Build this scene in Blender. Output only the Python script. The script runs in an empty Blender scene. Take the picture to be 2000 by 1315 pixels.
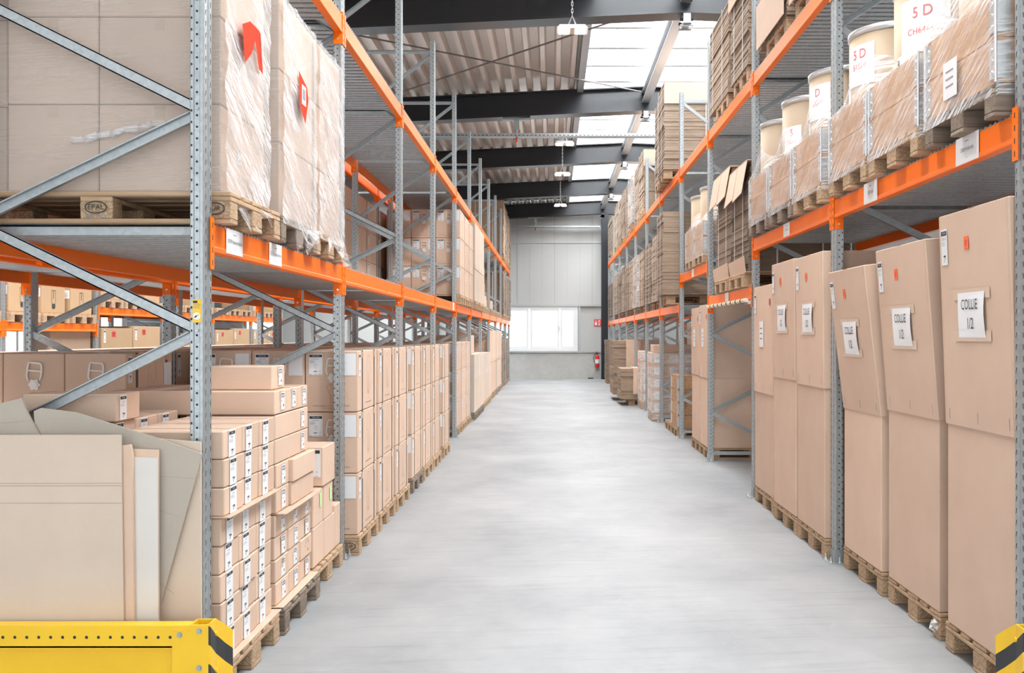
import bpy, math, random
from mathutils import Vector, Matrix
PI = math.pi
RND = random.Random(7)
SC = bpy.context.scene
COL = SC.collection
# ------------------------------------------------------------------ camera, world, lights, exposure
cd = bpy.data.cameras.new('camera'); CAM = bpy.data.objects.new('camera', cd); COL.objects.link(CAM)
CAM.location = (0, 0, 1.6); CAM.rotation_euler = (PI / 2, 0, 0)
cd.sensor_fit = 'HORIZONTAL'; cd.sensor_width = 36; cd.lens = 34.81
cd.shift_x = -0.039; cd.shift_y = -0.00125; cd.clip_start = 0.05; cd.clip_end = 300
SC.camera = CAM
W = bpy.data.worlds.new('world'); SC.world = W; W.use_nodes = True
bg = W.node_tree.nodes['Background']; bg.inputs[0].default_value = (0.93, 0.97, 1.0, 1); bg.inputs[1].default_value = 1.4
SC.view_settings.view_transform = 'Standard'; SC.view_settings.look = 'None'
SC.view_settings.gamma = 1; SC.view_settings.use_curve_mapping = False
SC.view_settings.exposure = 1.33

def area(name, loc, sx, sy, power, rot=(0, 0, 0), color=(1, 1, 1)):
    l = bpy.data.lights.new(name, 'AREA'); l.shape = 'RECTANGLE'; l.size = sx; l.size_y = sy
    l.energy = power; l.color = color
    o = bpy.data.objects.new(name, l); COL.objects.link(o); o.location = loc; o.rotation_euler = rot
    return o
BEAM_Y = [2.0, 7.85, 13.7, 19.6, 25.3, 31.0, 36.1]
for k in range(6):                       # daylight entering through the ridge skylight, one source above each roof bay
    area('skylight_daylight', (1.85, (BEAM_Y[k] + BEAM_Y[k + 1]) / 2, 7.6), 2.7, 5.4, (320, 330, 380, 430, 430, 400)[k], color=(0.96, 0.98, 1.0))
for k in range(0, 6, 2):                 # added daylight over the far left aisle, through an unseen invented skylight
    area('skylight_daylight', (-5.6, (BEAM_Y[k] + BEAM_Y[k + 2]) / 2, 7.6), 2.0, 10.5, 800, color=(0.96, 0.98, 1.0))
SC.cycles.use_denoising = True
SC.cycles.max_bounces = 7; SC.cycles.diffuse_bounces = 4; SC.cycles.glossy_bounces = 3
SC.cycles.transparent_max_bounces = 12; SC.cycles.transmission_bounces = 3
SC.cycles.sample_clamp_indirect = 6; SC.cycles.sample_clamp_direct = 1.4
SC.cycles.caustics_reflective = False; SC.cycles.caustics_refractive = False

# ------------------------------------------------------------------ materials
MATS = {}
def nt(name):
    m = bpy.data.materials.new(name); m.use_nodes = True
    t = m.node_tree; b = t.nodes['Principled BSDF']; MATS[name] = m
    return m, t, b
def N(t, kind, **kw):
    n = t.nodes.new(kind)
    for k, v in kw.items():
        if k.startswith('i_'):
            n.inputs[k[2:].replace('_', ' ')].default_value = v
        else: setattr(n, k, v)
    return n
def mix(t, fac, a, b, bt='MIX'):
    m = N(t, 'ShaderNodeMix', data_type='RGBA', blend_type=bt)
    for i, v in ((0, fac), (6, a), (7, b)):
        if isinstance(v, (int, float)): m.inputs[i].default_value = v
        elif isinstance(v, tuple): m.inputs[i].default_value = v + (1,) if len(v) == 3 else v
        else: t.links.new(v, m.inputs[i])
    return m.outputs[2]
def ramp(t, src, p0, p1, c0=(0, 0, 0, 1), c1=(1, 1, 1, 1)):
    r = N(t, 'ShaderNodeValToRGB'); e = r.color_ramp.elements
    e[0].position = p0; e[1].position = p1; e[0].color = c0; e[1].color = c1
    t.links.new(src, r.inputs[0]); return r.outputs[0]
def mapped(t, scale=(1, 1, 1), rot=(0, 0, 0), coord='Object'):
    tc = N(t, 'ShaderNodeTexCoord'); a = N(t, 'ShaderNodeMapping'); a.inputs[2].default_value = rot
    b = N(t, 'ShaderNodeMapping'); b.inputs[3].default_value = scale
    t.links.new(tc.outputs[coord], a.inputs[0]); t.links.new(a.outputs[0], b.inputs[0]); return b.outputs[0]
def noise(t, vec, scale, detail=3, rough=0.5):
    n = N(t, 'ShaderNodeTexNoise', i_Scale=scale, i_Detail=detail, i_Roughness=rough)
    t.links.new(vec, n.inputs['Vector']); return n.outputs['Fac']
def plain(name, col, rough=0.6, metal=0.0, var=0.0, nscale=8, spec=0.5):
    m, t, b = nt(name)
    b.inputs['Base Color'].default_value = col + (1,); b.inputs['Roughness'].default_value = rough
    b.inputs['Metallic'].default_value = metal; b.inputs['Specular IOR Level'].default_value = spec
    if var:
        f = ramp(t, noise(t, mapped(t), nscale, 4), 0.3, 0.7)
        t.links.new(mix(t, f, tuple(c * (1 - var) for c in col), tuple(min(1, c * (1 + var)) for c in col)), b.inputs['Base Color'])
    return m
def kraft(name, col, rough=0.72, lines=110, bumpy=0.06, rv=0.07):
    m, t, b = nt(name)
    oi = N(t, 'ShaderNodeObjectInfo')
    c1 = mix(t, oi.outputs['Random'], tuple(c * (1 - rv) for c in col), tuple(c * (1 + rv) for c in col))
    f = ramp(t, noise(t, mapped(t), 3.0, 5, 0.6), 0.3, 0.75)
    c2 = mix(t, f, (0.94, 0.93, 0.92), (1.04, 1.04, 1.04)); c3 = mix(t, 1.0, c1, c2, 'MULTIPLY')
    fine = ramp(t, noise(t, mapped(t, (1, 1, 1)), 260, 2), 0.35, 0.65)
    c4 = mix(t, 1.0, c3, mix(t, fine, (0.93, 0.93, 0.92), (1.0, 1.0, 1.0)), 'MULTIPLY')
    t.links.new(c4, b.inputs['Base Color']); b.inputs['Roughness'].default_value = rough
    b.inputs['Specular IOR Level'].default_value = 0.3
    w = noise(t, mapped(t, (lines, lines, 1.2)), 1.0, 1)
    bp = N(t, 'ShaderNodeBump', i_Strength=bumpy, i_Distance=0.002); t.links.new(w, bp.inputs['Height']); t.links.new(bp.outputs[0], b.inputs['Normal'])
    return m
KR = (0.69, 0.51, 0.395)
kraft('kraft', KR); kraft('kraft_pale', (0.64, 0.525, 0.43)); kraft('kraft_grey', (0.50, 0.445, 0.38), bumpy=0.2, lines=70)
kraft('kraft_brown', (0.40, 0.285, 0.2)); kraft('kraft_ochre', (0.50, 0.34, 0.2)); plain('board_white', (0.68, 0.65, 0.61), 0.75, var=0.04, nscale=3)
plain('seam', (0.13, 0.085, 0.06), 0.9); plain('print', (0.23, 0.14, 0.095), 0.8); plain('tape', (0.60, 0.43, 0.31), 0.3)
plain('clear_tape', (0.66, 0.52, 0.41), 0.25)
def edge_mat(name, col):
    m, t, b = nt(name)
    w = N(t, 'ShaderNodeTexWave', wave_type='BANDS', bands_direction='Z', i_Scale=28.0, i_Distortion=1.2, i_Detail=2.0)
    t.links.new(mapped(t), w.inputs['Vector'])
    f = ramp(t, w.outputs['Fac'], 0.25, 0.7)
    n2 = ramp(t, noise(t, mapped(t, (3, 3, 14)), 2.0, 4), 0.3, 0.7)
    a = mix(t, f, tuple(c * 0.55 for c in col), col)
    t.links.new(mix(t, 1.0, a, mix(t, n2, (0.8, 0.79, 0.78), (1.08, 1.06, 1.04)), 'MULTIPLY'), b.inputs['Base Color'])
    b.inputs['Roughness'].default_value = 0.85; return m
edge_mat('board_edge', (0.44, 0.335, 0.25)); edge_mat('board_edge_dark', (0.31, 0.23, 0.17))
def wood(name, col, dark, sc=1.0, axis='X'):
    m, t, b = nt(name)
    s = (1.2, 14, 14) if axis == 'X' else (14, 1.2, 14)
    n = noise(t, mapped(t, s), 2.2 * sc, 5, 0.65); oi = N(t, 'ShaderNodeObjectInfo')
    c = mix(t, ramp(t, n, 0.33, 0.7), dark, col)
    c = mix(t, 1.0, c, mix(t, oi.outputs['Random'], (0.80, 0.79, 0.78), (1.06, 1.06, 1.05)), 'MULTIPLY')
    t.links.new(c, b.inputs['Base Color']); b.inputs['Roughness'].default_value = 0.8
    bp = N(t, 'ShaderNodeBump', i_Strength=0.25, i_Distance=0.003); t.links.new(n, bp.inputs['Height']); t.links.new(bp.outputs[0], b.inputs['Normal'])
wood('wood', (0.56, 0.40, 0.26), (0.40, 0.26, 0.155)); wood('wood_grey', (0.33, 0.26, 0.20), (0.15, 0.115, 0.09))
wood('wood_crate', (0.62, 0.38, 0.21), (0.42, 0.23, 0.115), axis='Y')
def chip():
    m, t, b = nt('chipwood')
    v = N(t, 'ShaderNodeTexVoronoi', i_Scale=95.0); t.links.new(mapped(t), v.inputs['Vector'])
    c = mix(t, ramp(t, v.outputs['Distance'], 0.1, 0.7), (0.55, 0.41, 0.27), (0.34, 0.22, 0.13))
    t.links.new(c, b.inputs['Base Color']); b.inputs['Roughness'].default_value = 0.85
chip()
def galv(name, col, rough, metal, sp=60):
    m, t, b = nt(name)
    v = N(t, 'ShaderNodeTexVoronoi', i_Scale=float(sp)); t.links.new(mapped(t), v.inputs['Vector'])
    bw = N(t, 'ShaderNodeRGBToBW'); t.links.new(v.outputs['Color'], bw.inputs[0])
    t.links.new(mix(t, bw.outputs[0], tuple(c * 0.87 for c in col), tuple(min(1, c * 1.1) for c in col)), b.inputs['Base Color'])
    b.inputs['Metallic'].default_value = metal; b.inputs['Roughness'].default_value = rough
galv('galvanised', (0.42, 0.455, 0.47), 0.42, 0.65); galv('deck_steel', (0.52, 0.56, 0.58), 0.5, 0.5, 40)
plain('bright_steel', (0.72, 0.74, 0.75), 0.3, 0.85); plain('hole', (0.03, 0.03, 0.035), 0.9)
plain('orange', (1.0, 0.185, 0.006), 0.4, 0.0, spec=0.25); plain('yellow', (0.86, 0.53, 0.018), 0.35, var=0.06, nscale=3); plain('black_paint', (0.03, 0.032, 0.036), 0.45)
plain('paper', (0.84, 0.85, 0.87), 0.6); plain('label_white', (0.80, 0.82, 0.85), 0.45); plain('ink', (0.035, 0.035, 0.04), 0.7); plain('ink_grey', (0.25, 0.26, 0.28), 0.7)
plain('red_ink', (0.62, 0.16, 0.16), 0.7); plain('pouch_red', (0.80, 0.05, 0.02), 0.8, spec=0.1); plain('sticker_orange', (0.95, 0.16, 0.05), 0.5); plain('sticker_red', (0.62, 0.04, 0.04), 0.5); plain('note_green', (0.55, 0.80, 0.35), 0.6)
plain('white_plastic', (0.80, 0.79, 0.78), 0.35); plain('roof_steel', (0.010, 0.012, 0.016), 0.3, 0.0, spec=0.5); plain('purlin_steel', (0.42, 0.44, 0.46), 0.4, 0.3)
plain('roof_deck', (0.70, 0.63, 0.57), 0.32, 0.3); plain('crease', (0.40, 0.32, 0.26), 0.8); plain('cladding_joint', (0.34, 0.35, 0.35), 0.6); plain('cladding', (0.50, 0.51, 0.50), 0.5, var=0.01); plain('frame_white', (0.85, 0.87, 0.88), 0.4); plain('sill', (0.42, 0.45, 0.46), 0.4, 0.3)
plain('rope_white', (0.8, 0.78, 0.7), 0.8); plain('strap_with_shadow', (0.05, 0.045, 0.045), 0.4); plain('strap_green', (0.10, 0.35, 0.28), 0.4); plain('strap_white', (0.7, 0.74, 0.74), 0.4)
plain('extinguisher_red', (0.65, 0.03, 0.03), 0.3); plain('sign_red', (0.75, 0.06, 0.05), 0.5); plain('drum_board', (0.43, 0.325, 0.225), 0.6, var=0.03); plain('rod_steel', (0.16, 0.14, 0.13), 0.5, 0.3)
def emis(name, col, s):
    m, t, b = nt(name); b.inputs['Emission Color'].default_value = col + (1,); b.inputs['Emission Strength'].default_value = s
emis('lamp_light', (1.0, 0.97, 0.9), 14)
def film(name, lo, hi, k, rot, op, base=0.14, col=(0.9, 0.9, 0.92)):
    m, t, b = nt(name)
    n1 = noise(t, mapped(t, (3.0, 3.0, k), (rot, 0.06, 0)), 1.0, 6, 0.72)
    n2 = noise(t, mapped(t, (1.2, 1.2, 3.0), (rot * 0.6, 0, 0)), 1.6, 3)
    f = ramp(t, n1, lo, hi); g = ramp(t, n2, 0.3, 0.72)
    mu = N(t, 'ShaderNodeMath', operation='MULTIPLY'); t.links.new(f, mu.inputs[0]); t.links.new(g, mu.inputs[1])
    ma = N(t, 'ShaderNodeMath', operation='MULTIPLY_ADD'); t.links.new(mu.outputs[0], ma.inputs[0]); ma.inputs[1].default_value = op; ma.inputs[2].default_value = base
    cl = N(t, 'ShaderNodeMath', operation='MINIMUM'); t.links.new(ma.outputs[0], cl.inputs[0]); cl.inputs[1].default_value = 0.9
    b.inputs['Base Color'].default_value = col + (1,); b.inputs['Roughness'].default_value = 0.2; b.inputs['Specular IOR Level'].default_value = 0.9
    bp = N(t, 'ShaderNodeBump', i_Strength=0.35, i_Distance=0.008); t.links.new(n1, bp.inputs['Height']); t.links.new(bp.outputs[0], b.inputs['Normal'])
    tr = N(t, 'ShaderNodeBsdfTransparent'); mx = N(t, 'ShaderNodeMixShader')
    t.links.new(cl.outputs[0], mx.inputs[0]); t.links.new(tr.outputs[0], mx.inputs[1]); t.links.new(b.outputs[0], mx.inputs[2])
    t.links.new(mx.outputs[0], t.nodes['Material Output'].inputs[0])
film('stretch_film', 0.45, 0.57, 105, 0.55, 0.95, 0.13); film('stretch_film_light', 0.5, 0.72, 110, 0.12, 0.45, 0.3, (0.58, 0.57, 0.56)); film('stretch_film_mid', 0.45, 0.58, 85, 0.5, 0.95, 0.1)
def glass(name, op, col):
    m, t, b = nt(name)
    tr = N(t, 'ShaderNodeBsdfTransparent'); mx = N(t, 'ShaderNodeMixShader'); mx.inputs[0].default_value = op
    b.inputs['Base Color'].default_value = col + (1,); b.inputs['Roughness'].default_value = 0.25
    t.links.new(tr.outputs[0], mx.inputs[1]); t.links.new(b.outputs[0], mx.inputs[2]); t.links.new(mx.outputs[0], t.nodes['Material Output'].inputs[0])
glass('window_glass', 0.06, (0.9, 0.95, 1.0)); glass('skylight_sheet', 0.16, (0.95, 0.97, 1.0))
def concrete(name, c0, c1, rough, floor=False):
    m, t, b = nt(name)
    n1 = noise(t, mapped(t, (1, 0.8, 1)), 0.9, 6, 0.62); n2 = noise(t, mapped(t, (1, 1, 1)), 9, 5, 0.7)
    c = mix(t, ramp(t, n1, 0.32, 0.7), c0, c1)
    c = mix(t, 1.0, c, mix(t, ramp(t, n2, 0.3, 0.7), (0.92, 0.92, 0.92), (1.04, 1.04, 1.04)), 'MULTIPLY')
    if floor:
        sc = noise(t, mapped(t, (12, 1.3, 1), (0, 0, 0.5)), 1.3, 6, 0.8)
        c = mix(t, ramp(t, sc, 0.60, 0.76), c, (0.42, 0.43, 0.43))
        s2 = noise(t, mapped(t, (1.2, 14, 1), (0, 0, -0.1)), 1.1, 5, 0.72)
        c = mix(t, 1.0, c, mix(t, ramp(t, s2, 0.52, 0.72), (1, 1, 1), (0.84, 0.84, 0.85)), 'MULTIPLY')
        rr = ramp(t, n2, 0.3, 0.7, (0.42, 0.42, 0.42, 1), (0.6, 0.6, 0.6, 1)); t.links.new(rr, b.inputs['Roughness']); b.inputs['Specular IOR Level'].default_value = 0.22
    else: b.inputs['Roughness'].default_value = rough
    t.links.new(c, b.inputs['Base Color'])
concrete('concrete_floor', (0.275, 0.287, 0.296), (0.40, 0.41, 0.416), 0.4, True); concrete('concrete_wall', (0.42, 0.42, 0.40), (0.52, 0.52, 0.50), 0.8)

# ------------------------------------------------------------------ mesh building
class MB:
    def __init__(s): s.v = []; s.f = []; s.m = []; s.names = []
    def mi(s, m):
        if m not in s.names: s.names.append(m)
        return s.names.index(m)
    def add(s, vs, fs, m):
        o = len(s.v); k = s.mi(m); s.v += [tuple(v) for v in vs]
        for f in fs: s.f.append(tuple(o + i for i in f)); s.m.append(k)
    def box(s, x0, x1, y0, y1, z0, z1, m):
        if x0 > x1: x0, x1 = x1, x0
        if y0 > y1: y0, y1 = y1, y0
        s.add([(x0, y0, z0), (x1, y0, z0), (x1, y1, z0), (x0, y1, z0), (x0, y0, z1), (x1, y0, z1), (x1, y1, z1), (x0, y1, z1)],
              [(0, 3, 2, 1), (4, 5, 6, 7), (0, 1, 5, 4), (1, 2, 6, 5), (2, 3, 7, 6), (3, 0, 4, 7)], m)
    def cbox(s, x0, x1, y0, y1, z0, z1, c, m, j=0.0):
        vs = []; r = RND
        for sx in (0, 1):
            for sy in (0, 1):
                for sz in (0, 1):
                    p = [(x0, x1)[sx], (y0, y1)[sy], (z0, z1)[sz]]; d = [1 - 2 * sx, 1 - 2 * sy, 1 - 2 * sz]
                    jj = [r.uniform(-j, j) for _ in range(3)]
                    for a in range(3):
                        q = [p[b] + (0 if b == a else c * d[b]) + jj[b] for b in range(3)]; vs.append(q)
        I = lambda sx, sy, sz, a: ((sx * 2 + sy) * 2 + sz) * 3 + a
        fs = []
        for a in range(3):
            b, cc = (a + 1) % 3, (a + 2) % 3
            for sd in (0, 1):
                def idx(u, w):
                    q = [0, 0, 0]; q[a] = sd; q[b] = u; q[cc] = w; return I(*q, a)
                f = [idx(0, 0), idx(1, 0), idx(1, 1), idx(0, 1)]; fs.append(f if sd else f[::-1])
        for a in range(3):
            b, cc = (a + 1) % 3, (a + 2) % 3
            for u in (0, 1):
                for w in (0, 1):
                    q0 = [0, 0, 0]; q0[b] = u; q0[cc] = w; q1 = list(q0); q1[a] = 1
                    f = [I(*q0, b), I(*q1, b), I(*q1, cc), I(*q0, cc)]; fs.append(f if (u ^ w) == 0 else f[::-1])
        for sx in (0, 1):
            for sy in (0, 1):
                for sz in (0, 1):
                    f = [I(sx, sy, sz, 0), I(sx, sy, sz, 1), I(sx, sy, sz, 2)]; fs.append(f if (sx + sy + sz) % 2 else f[::-1])
        s.add(vs, fs, m)
    def prism(s, pts, z0, z1, m, ax=2):
        n = len(pts)
        def P(p, h): return (p[0], p[1], h) if ax == 2 else ((h, p[0], p[1]) if ax == 0 else (p[0], h, p[1]))
        vs = [P(p, z0) for p in pts] + [P(p, z1) for p in pts]
        fs = [tuple(range(n))[::-1], tuple(range(n, 2 * n))] + [(i, (i + 1) % n, n + (i + 1) % n, n + i) for i in range(n)]
        s.add(vs, fs, m)
    def tube(s, p0, p1, r, m, n=8, r1=None):
        p0 = Vector(p0); p1 = Vector(p1); d = (p1 - p0).normalized(); a = d.orthogonal().normalized(); b = d.cross(a); r1 = r if r1 is None else r1
        vs = [p + (a * math.cos(2 * PI * i / n) + b * math.sin(2 * PI * i / n)) * q for p, q in ((p0, r), (p1, r1)) for i in range(n)]
        s.add(vs, [tuple(range(n))[::-1], tuple(range(n, 2 * n))] + [(i, (i + 1) % n, n + (i + 1) % n, n + i) for i in range(n)], m)
    def path(s, pts, r, m, n=6):
        for a, b in zip(pts, pts[1:]): s.tube(a, b, r, m, n)
    def bar(s, p0, p1, w, h, up, m, chan=0):
        p0 = Vector(p0); p1 = Vector(p1); d = (p1 - p0).normalized(); u = Vector(up); u = (u - d * u.dot(d)).normalized(); sd = d.cross(u)
        def bx(a0, a1, b0, b1):
            vs = [p + sd * a + u * b for p in (p0, p1) for a, b in ((a0, b0), (a1, b0), (a1, b1), (a0, b1))]
            s.add(vs, [(3, 2, 1, 0), (4, 5, 6, 7), (0, 1, 5, 4), (1, 2, 6, 5), (2, 3, 7, 6), (3, 0, 4, 7)], m)
        if not chan: bx(-w / 2, w / 2, -h / 2, h / 2)
        else: bx(-w / 2, w / 2, -h / 2, -h / 2 + chan); bx(-w / 2, -w / 2 + chan, -h / 2, h / 2); bx(w / 2 - chan, w / 2, -h / 2, h / 2)
    def lathe(s, prof, m, n=32, cx=0, cy=0):
        vs = [(cx + r * math.cos(2 * PI * i / n), cy + r * math.sin(2 * PI * i / n), z) for r, z in prof for i in range(n)]
        fs = [(k * n + i, k * n + (i + 1) % n, (k + 1) * n + (i + 1) % n, (k + 1) * n + i) for k in range(len(prof) - 1) for i in range(n)]
        s.add(vs, fs, m)
    def me(s, smooth=False):
        me = bpy.data.meshes.new('mesh'); me.from_pydata(s.v, [], s.f)
        for nm in s.names: me.materials.append(MATS[nm])
        me.polygons.foreach_set('material_index', s.m)
        if smooth: me.polygons.foreach_set('use_smooth', [True] * len(s.f))
        me.update(); return me
CACHE = {}
def cached(key, fn, smooth=False):
    if key not in CACHE:
        mb = MB(); fn(mb); CACHE[key] = mb.me(smooth)
    return CACHE[key]
def O(name, me, parent=None, loc=(0, 0, 0), rot=(0, 0, 0)):
    o = bpy.data.objects.new(name, me); COL.objects.link(o); o.location = loc; o.rotation_euler = rot
    if parent is not None: o.parent = parent
    return o
SEEN = {}
def tag(o, label, cat, group=None, kind=None):
    o['label'] = label; o['category'] = cat
    if group: o['group'] = group
    if kind: o['kind'] = kind
    n = len(label.split())
    if n < 4 or n > 16: print('LABEL LENGTH', n, label)
    assert label not in SEEN, label
    SEEN[label] = o
    return o
def T(name, label, cat, loc=(0, 0, 0), rot=(0, 0, 0), group=None):
    return tag(O(name, None, None, loc, rot), label, cat, group)
def S(name, mb):
    o = O(name, mb.me()); o['kind'] = 'structure'; return o
ORD = ['nearest', 'second', 'third', 'fourth', 'fifth', 'sixth', 'seventh', 'eighth', 'ninth', 'tenth', 'eleventh', 'twelfth', 'thirteenth']

# flat drawing on a face: F = (origin, U, V, N)
FY = (Vector((0, 0, 0)), Vector((1, 0, 0)), Vector((0, 0, 1)), Vector((0, -1, 0)))
def P3(F, u, v, d=0): return F[0] + F[1] * u + F[2] * v + F[3] * d
def plate(mb, F, u0, u1, v0, v1, t, m, base=0.0):
    vs = [P3(F, u, v, d) for d in (base, base + t) for u, v in ((u0, v0), (u1, v0), (u1, v1), (u0, v1))]
    mb.add(vs, [(3, 2, 1, 0), (4, 5, 6, 7), (0, 1, 5, 4), (1, 2, 6, 5), (2, 3, 7, 6), (3, 0, 4, 7)], m)
def line(mb, F, pts, w, m, d=0.0008):
    for (a, b), (c, e) in zip(pts, pts[1:]):
        dx, dy = c - a, e - b; L = math.hypot(dx, dy) or 1; nx, ny = -dy / L * w / 2, dx / L * w / 2
        mb.add([P3(F, a + nx, b + ny, d), P3(F, a - nx, b - ny, d), P3(F, c - nx, e - ny, d), P3(F, c + nx, e + ny, d)], [(0, 1, 2, 3)], m)
TXT = {}
def text_geo(body):
    if body not in TXT:
        c = bpy.data.curves.new('t', 'FONT'); c.body = body; c.align_x = 'CENTER'; c.align_y = 'CENTER'; c.resolution_u = 3
        o = bpy.data.objects.new('t', c); me = bpy.data.meshes.new_from_object(o)
        TXT[body] = ([tuple(v.co[:2]) for v in me.vertices], [tuple(p.vertices) for p in me.polygons])
        bpy.data.objects.remove(o); bpy.data.curves.remove(c); bpy.data.meshes.remove(me)
    return TXT[body]
def text(mb, F, body, size, cu, cv, m='ink', d=0.001, sx=1.0, ang=0.0):
    vs, fs = text_geo(body); ca, sa = math.cos(ang), math.sin(ang)
    mb.add([P3(F, cu + (x * ca * sx - y * sa) * size, cv + (x * sa * sx + y * ca) * size, d) for x, y in vs], fs, m)

# stickers and papers, local plane XZ facing -Y, origin at the centre
def st_label(mb, w, h, icon=True, code='12 000 19'):
    F = FY; plate(mb, F, -w / 2, w / 2, -h / 2, h / 2, 0.001, 'label_white'); d = 0.0016
    plate(mb, F, -w * .44, w * .44, h * .32, h * .44, 0.0002, 'ink', d); text(mb, F, 'TYP 90', h * .075, 0, h * .38, 'label_white', d + .0006)
    text(mb, F, code, h * .10, -w * .03, h * .22, 'ink_grey', d, 0.7)
    for k, (a, b) in enumerate(((-.4, -.2), (-.15, .1))): plate(mb, F, w * a, w * b, h * .11, h * .125, .0002, 'ink_grey', d)
    plate(mb, F, -w * .4, w * .15, h * .05, h * .062, .0002, 'ink_grey', d)
    if icon:
        plate(mb, F, -w * .02, w * .02, -h * .42, -h * .24, .0002, 'ink', d); plate(mb, F, -w * .12, w * .2, -h * .27, -h * .23, .0002, 'ink', d); plate(mb, F, w * .14, w * .2, -h * .33, -h * .25, .0002, 'ink', d)
def st_small(mb, w, h):
    F = FY; plate(mb, F, -w / 2, w / 2, -h / 2, h / 2, 0.001, 'label_white'); d = 0.0016
    for a in ((-.38, .28, .22, .26), (-.38, .28, .40, .44), (-.38, -.33, .22, .44), (.23, .28, .22, .44)): plate(mb, F, w * a[0], w * a[1], h * a[2], h * a[3], .0002, 'ink', d)
    text(mb, F, '90', h * .15, -w * .05, h * .33, 'ink', d)
    for k in range(4): plate(mb, F, w * .34, w * .42, h * (.1 + .08 * k), h * (.14 + .08 * k), .0002, 'ink_grey', d)
    plate(mb, F, -w * .38, -w * .1, h * .0, h * .03, .0002, 'ink_grey', d); plate(mb, F, w * .12, w * .3, -h * .32, -h * .18, .0002, 'ink', d); plate(mb, F, -w * .38, -w * .25, -h * .3, -h * .27, .0002, 'ink_grey', d)
def st_data(mb, w, h):
    F = FY; plate(mb, F, -w / 2, w / 2, -h / 2, h / 2, 0.001, 'label_white'); d = 0.0016
    plate(mb, F, -w * .46, w * .46, h * .34, h * .46, 0.0002, 'ink', d); text(mb, F, 'MODUL 90 1000', h * .06, 0, h * .40, 'label_white', d + .0006, .8)
    text(mb, F, '12 000 344', h * .085, -w * .05, h * .25, 'ink_grey', d, .9)
    for k in range(3): plate(mb, F, -w * .42, -w * (.1 - .1 * (k % 2)), h * (.165 - .045 * k), h * (.18 - .045 * k), .0002, 'ink_grey', d)
    line(mb, F, [(-.10 * w, 0), (0.10 * w, 0), (.06 * w, -h * .16), (0, -h * .2), (-.06 * w, -h * .16), (-.10 * w, 0)], h * .012, 'ink_grey', d)
    plate(mb, F, -w * .15, w * .1, -h * .35, -h * .3, .0002, 'ink_grey', d); text(mb, F, 'CE', h * .07, w * .3, -h * .32, 'ink_grey', d)
    for k in (-.35, 0, .3): plate(mb, F, w * (k - .1), w * (k + .08), -h * .47, -h * .455, .0002, 'ink_grey', d)
def st_blank(mb, w, h): plate(mb, FY, -w / 2, w / 2, -h / 2, h / 2, 0.001, 'label_white')
def st_col(m):
    def f(mb, w, h):
        plate(mb, FY, -w / 2, w / 2, -h / 2, h / 2, 0.001, m)
        if m != 'note_green':
            for k in range(3): plate(mb, FY, -w * .3, w * (.1 + .08 * k), h * (-.2 + .16 * k), h * (-.14 + .16 * k), .0002, 'ink' if m == 'sticker_red' else 'sticker_red', .0014)
    return f
def st_collie(mb, w, h):
    n = 6; rows = []
    for i in range(n + 1):
        v = -h / 2 + h * i / n; rows.append([P3(FY, u, v, 0.002 + 0.008 * math.sin(PI * i / n) * (0.3 + 0.7 * k)) for k, u in enumerate((-w / 2, w / 2))])
    vs = [p for r in rows for p in r]; mb.add(vs, [(2 * i, 2 * i + 1, 2 * i + 3, 2 * i + 2) for i in range(n)], 'paper')
    text(mb, FY, 'COLLIE', .07, -w * .01, h * .22, 'ink', .0112, .8); text(mb, FY, '1/2', .075, w * .0, -h * .2, 'ink', .0112, .8)
def st_letter(mb, w, h):
    plate(mb, FY, -w / 2, w / 2, -h / 2, h / 2, .002, 'paper')
    for k in range(3): plate(mb, FY, -w * .3, w * .25, h * (.2 - .2 * k), h * (.25 - .2 * k), .0002, 'ink_grey', .0025)
STK = {'label': st_label, 'small': st_small, 'data': st_data, 'blank': st_blank, 'orange': st_col('sticker_orange'), 'red': st_col('sticker_red'), 'note': st_col('note_green'), 'collie': st_collie, 'letter': st_letter,
       'clear': lambda mb, w, h: plate(mb, FY, -w / 2, w / 2, -h / 2, h / 2, 0.0006, 'clear_tape')}
PART = {'label': ('label_sticker', 'white shipping label with black header'), 'small': ('label_sticker', 'small white product label'), 'data': ('label_sticker', 'white product data label'), 'blank': ('paper_sheet', 'blank white sheet'),
        'orange': ('colour_sticker', 'orange sticker'), 'red': ('colour_sticker', 'red sticker'), 'note': ('paper_note', 'pale green paper note'), 'collie': ('paper_sign', 'white paper reading COLLIE 1/2'), 'letter': ('paper_sign', 'white printed letter'), 'clear': ('adhesive_tape', 'clear adhesive tape')}
ROT = {'-y': 0.0, '+x': PI / 2, '-x': -PI / 2}
def sticker(parent, kind, face, loc, w, h, tilt=0.0):
    nm, lb = PART[kind]
    k = .0012; loc = {'-y': (loc[0], loc[1] - k, loc[2]), '+x': (loc[0] + k, loc[1], loc[2]), '-x': (loc[0] - k, loc[1], loc[2])}[face]
    o = O(nm, cached(('st', kind, round(w, 3), round(h, 3)), lambda mb: STK[kind](mb, w, h)), parent, loc, (0, tilt, ROT[face])); o['label'] = lb
    return o

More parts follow.
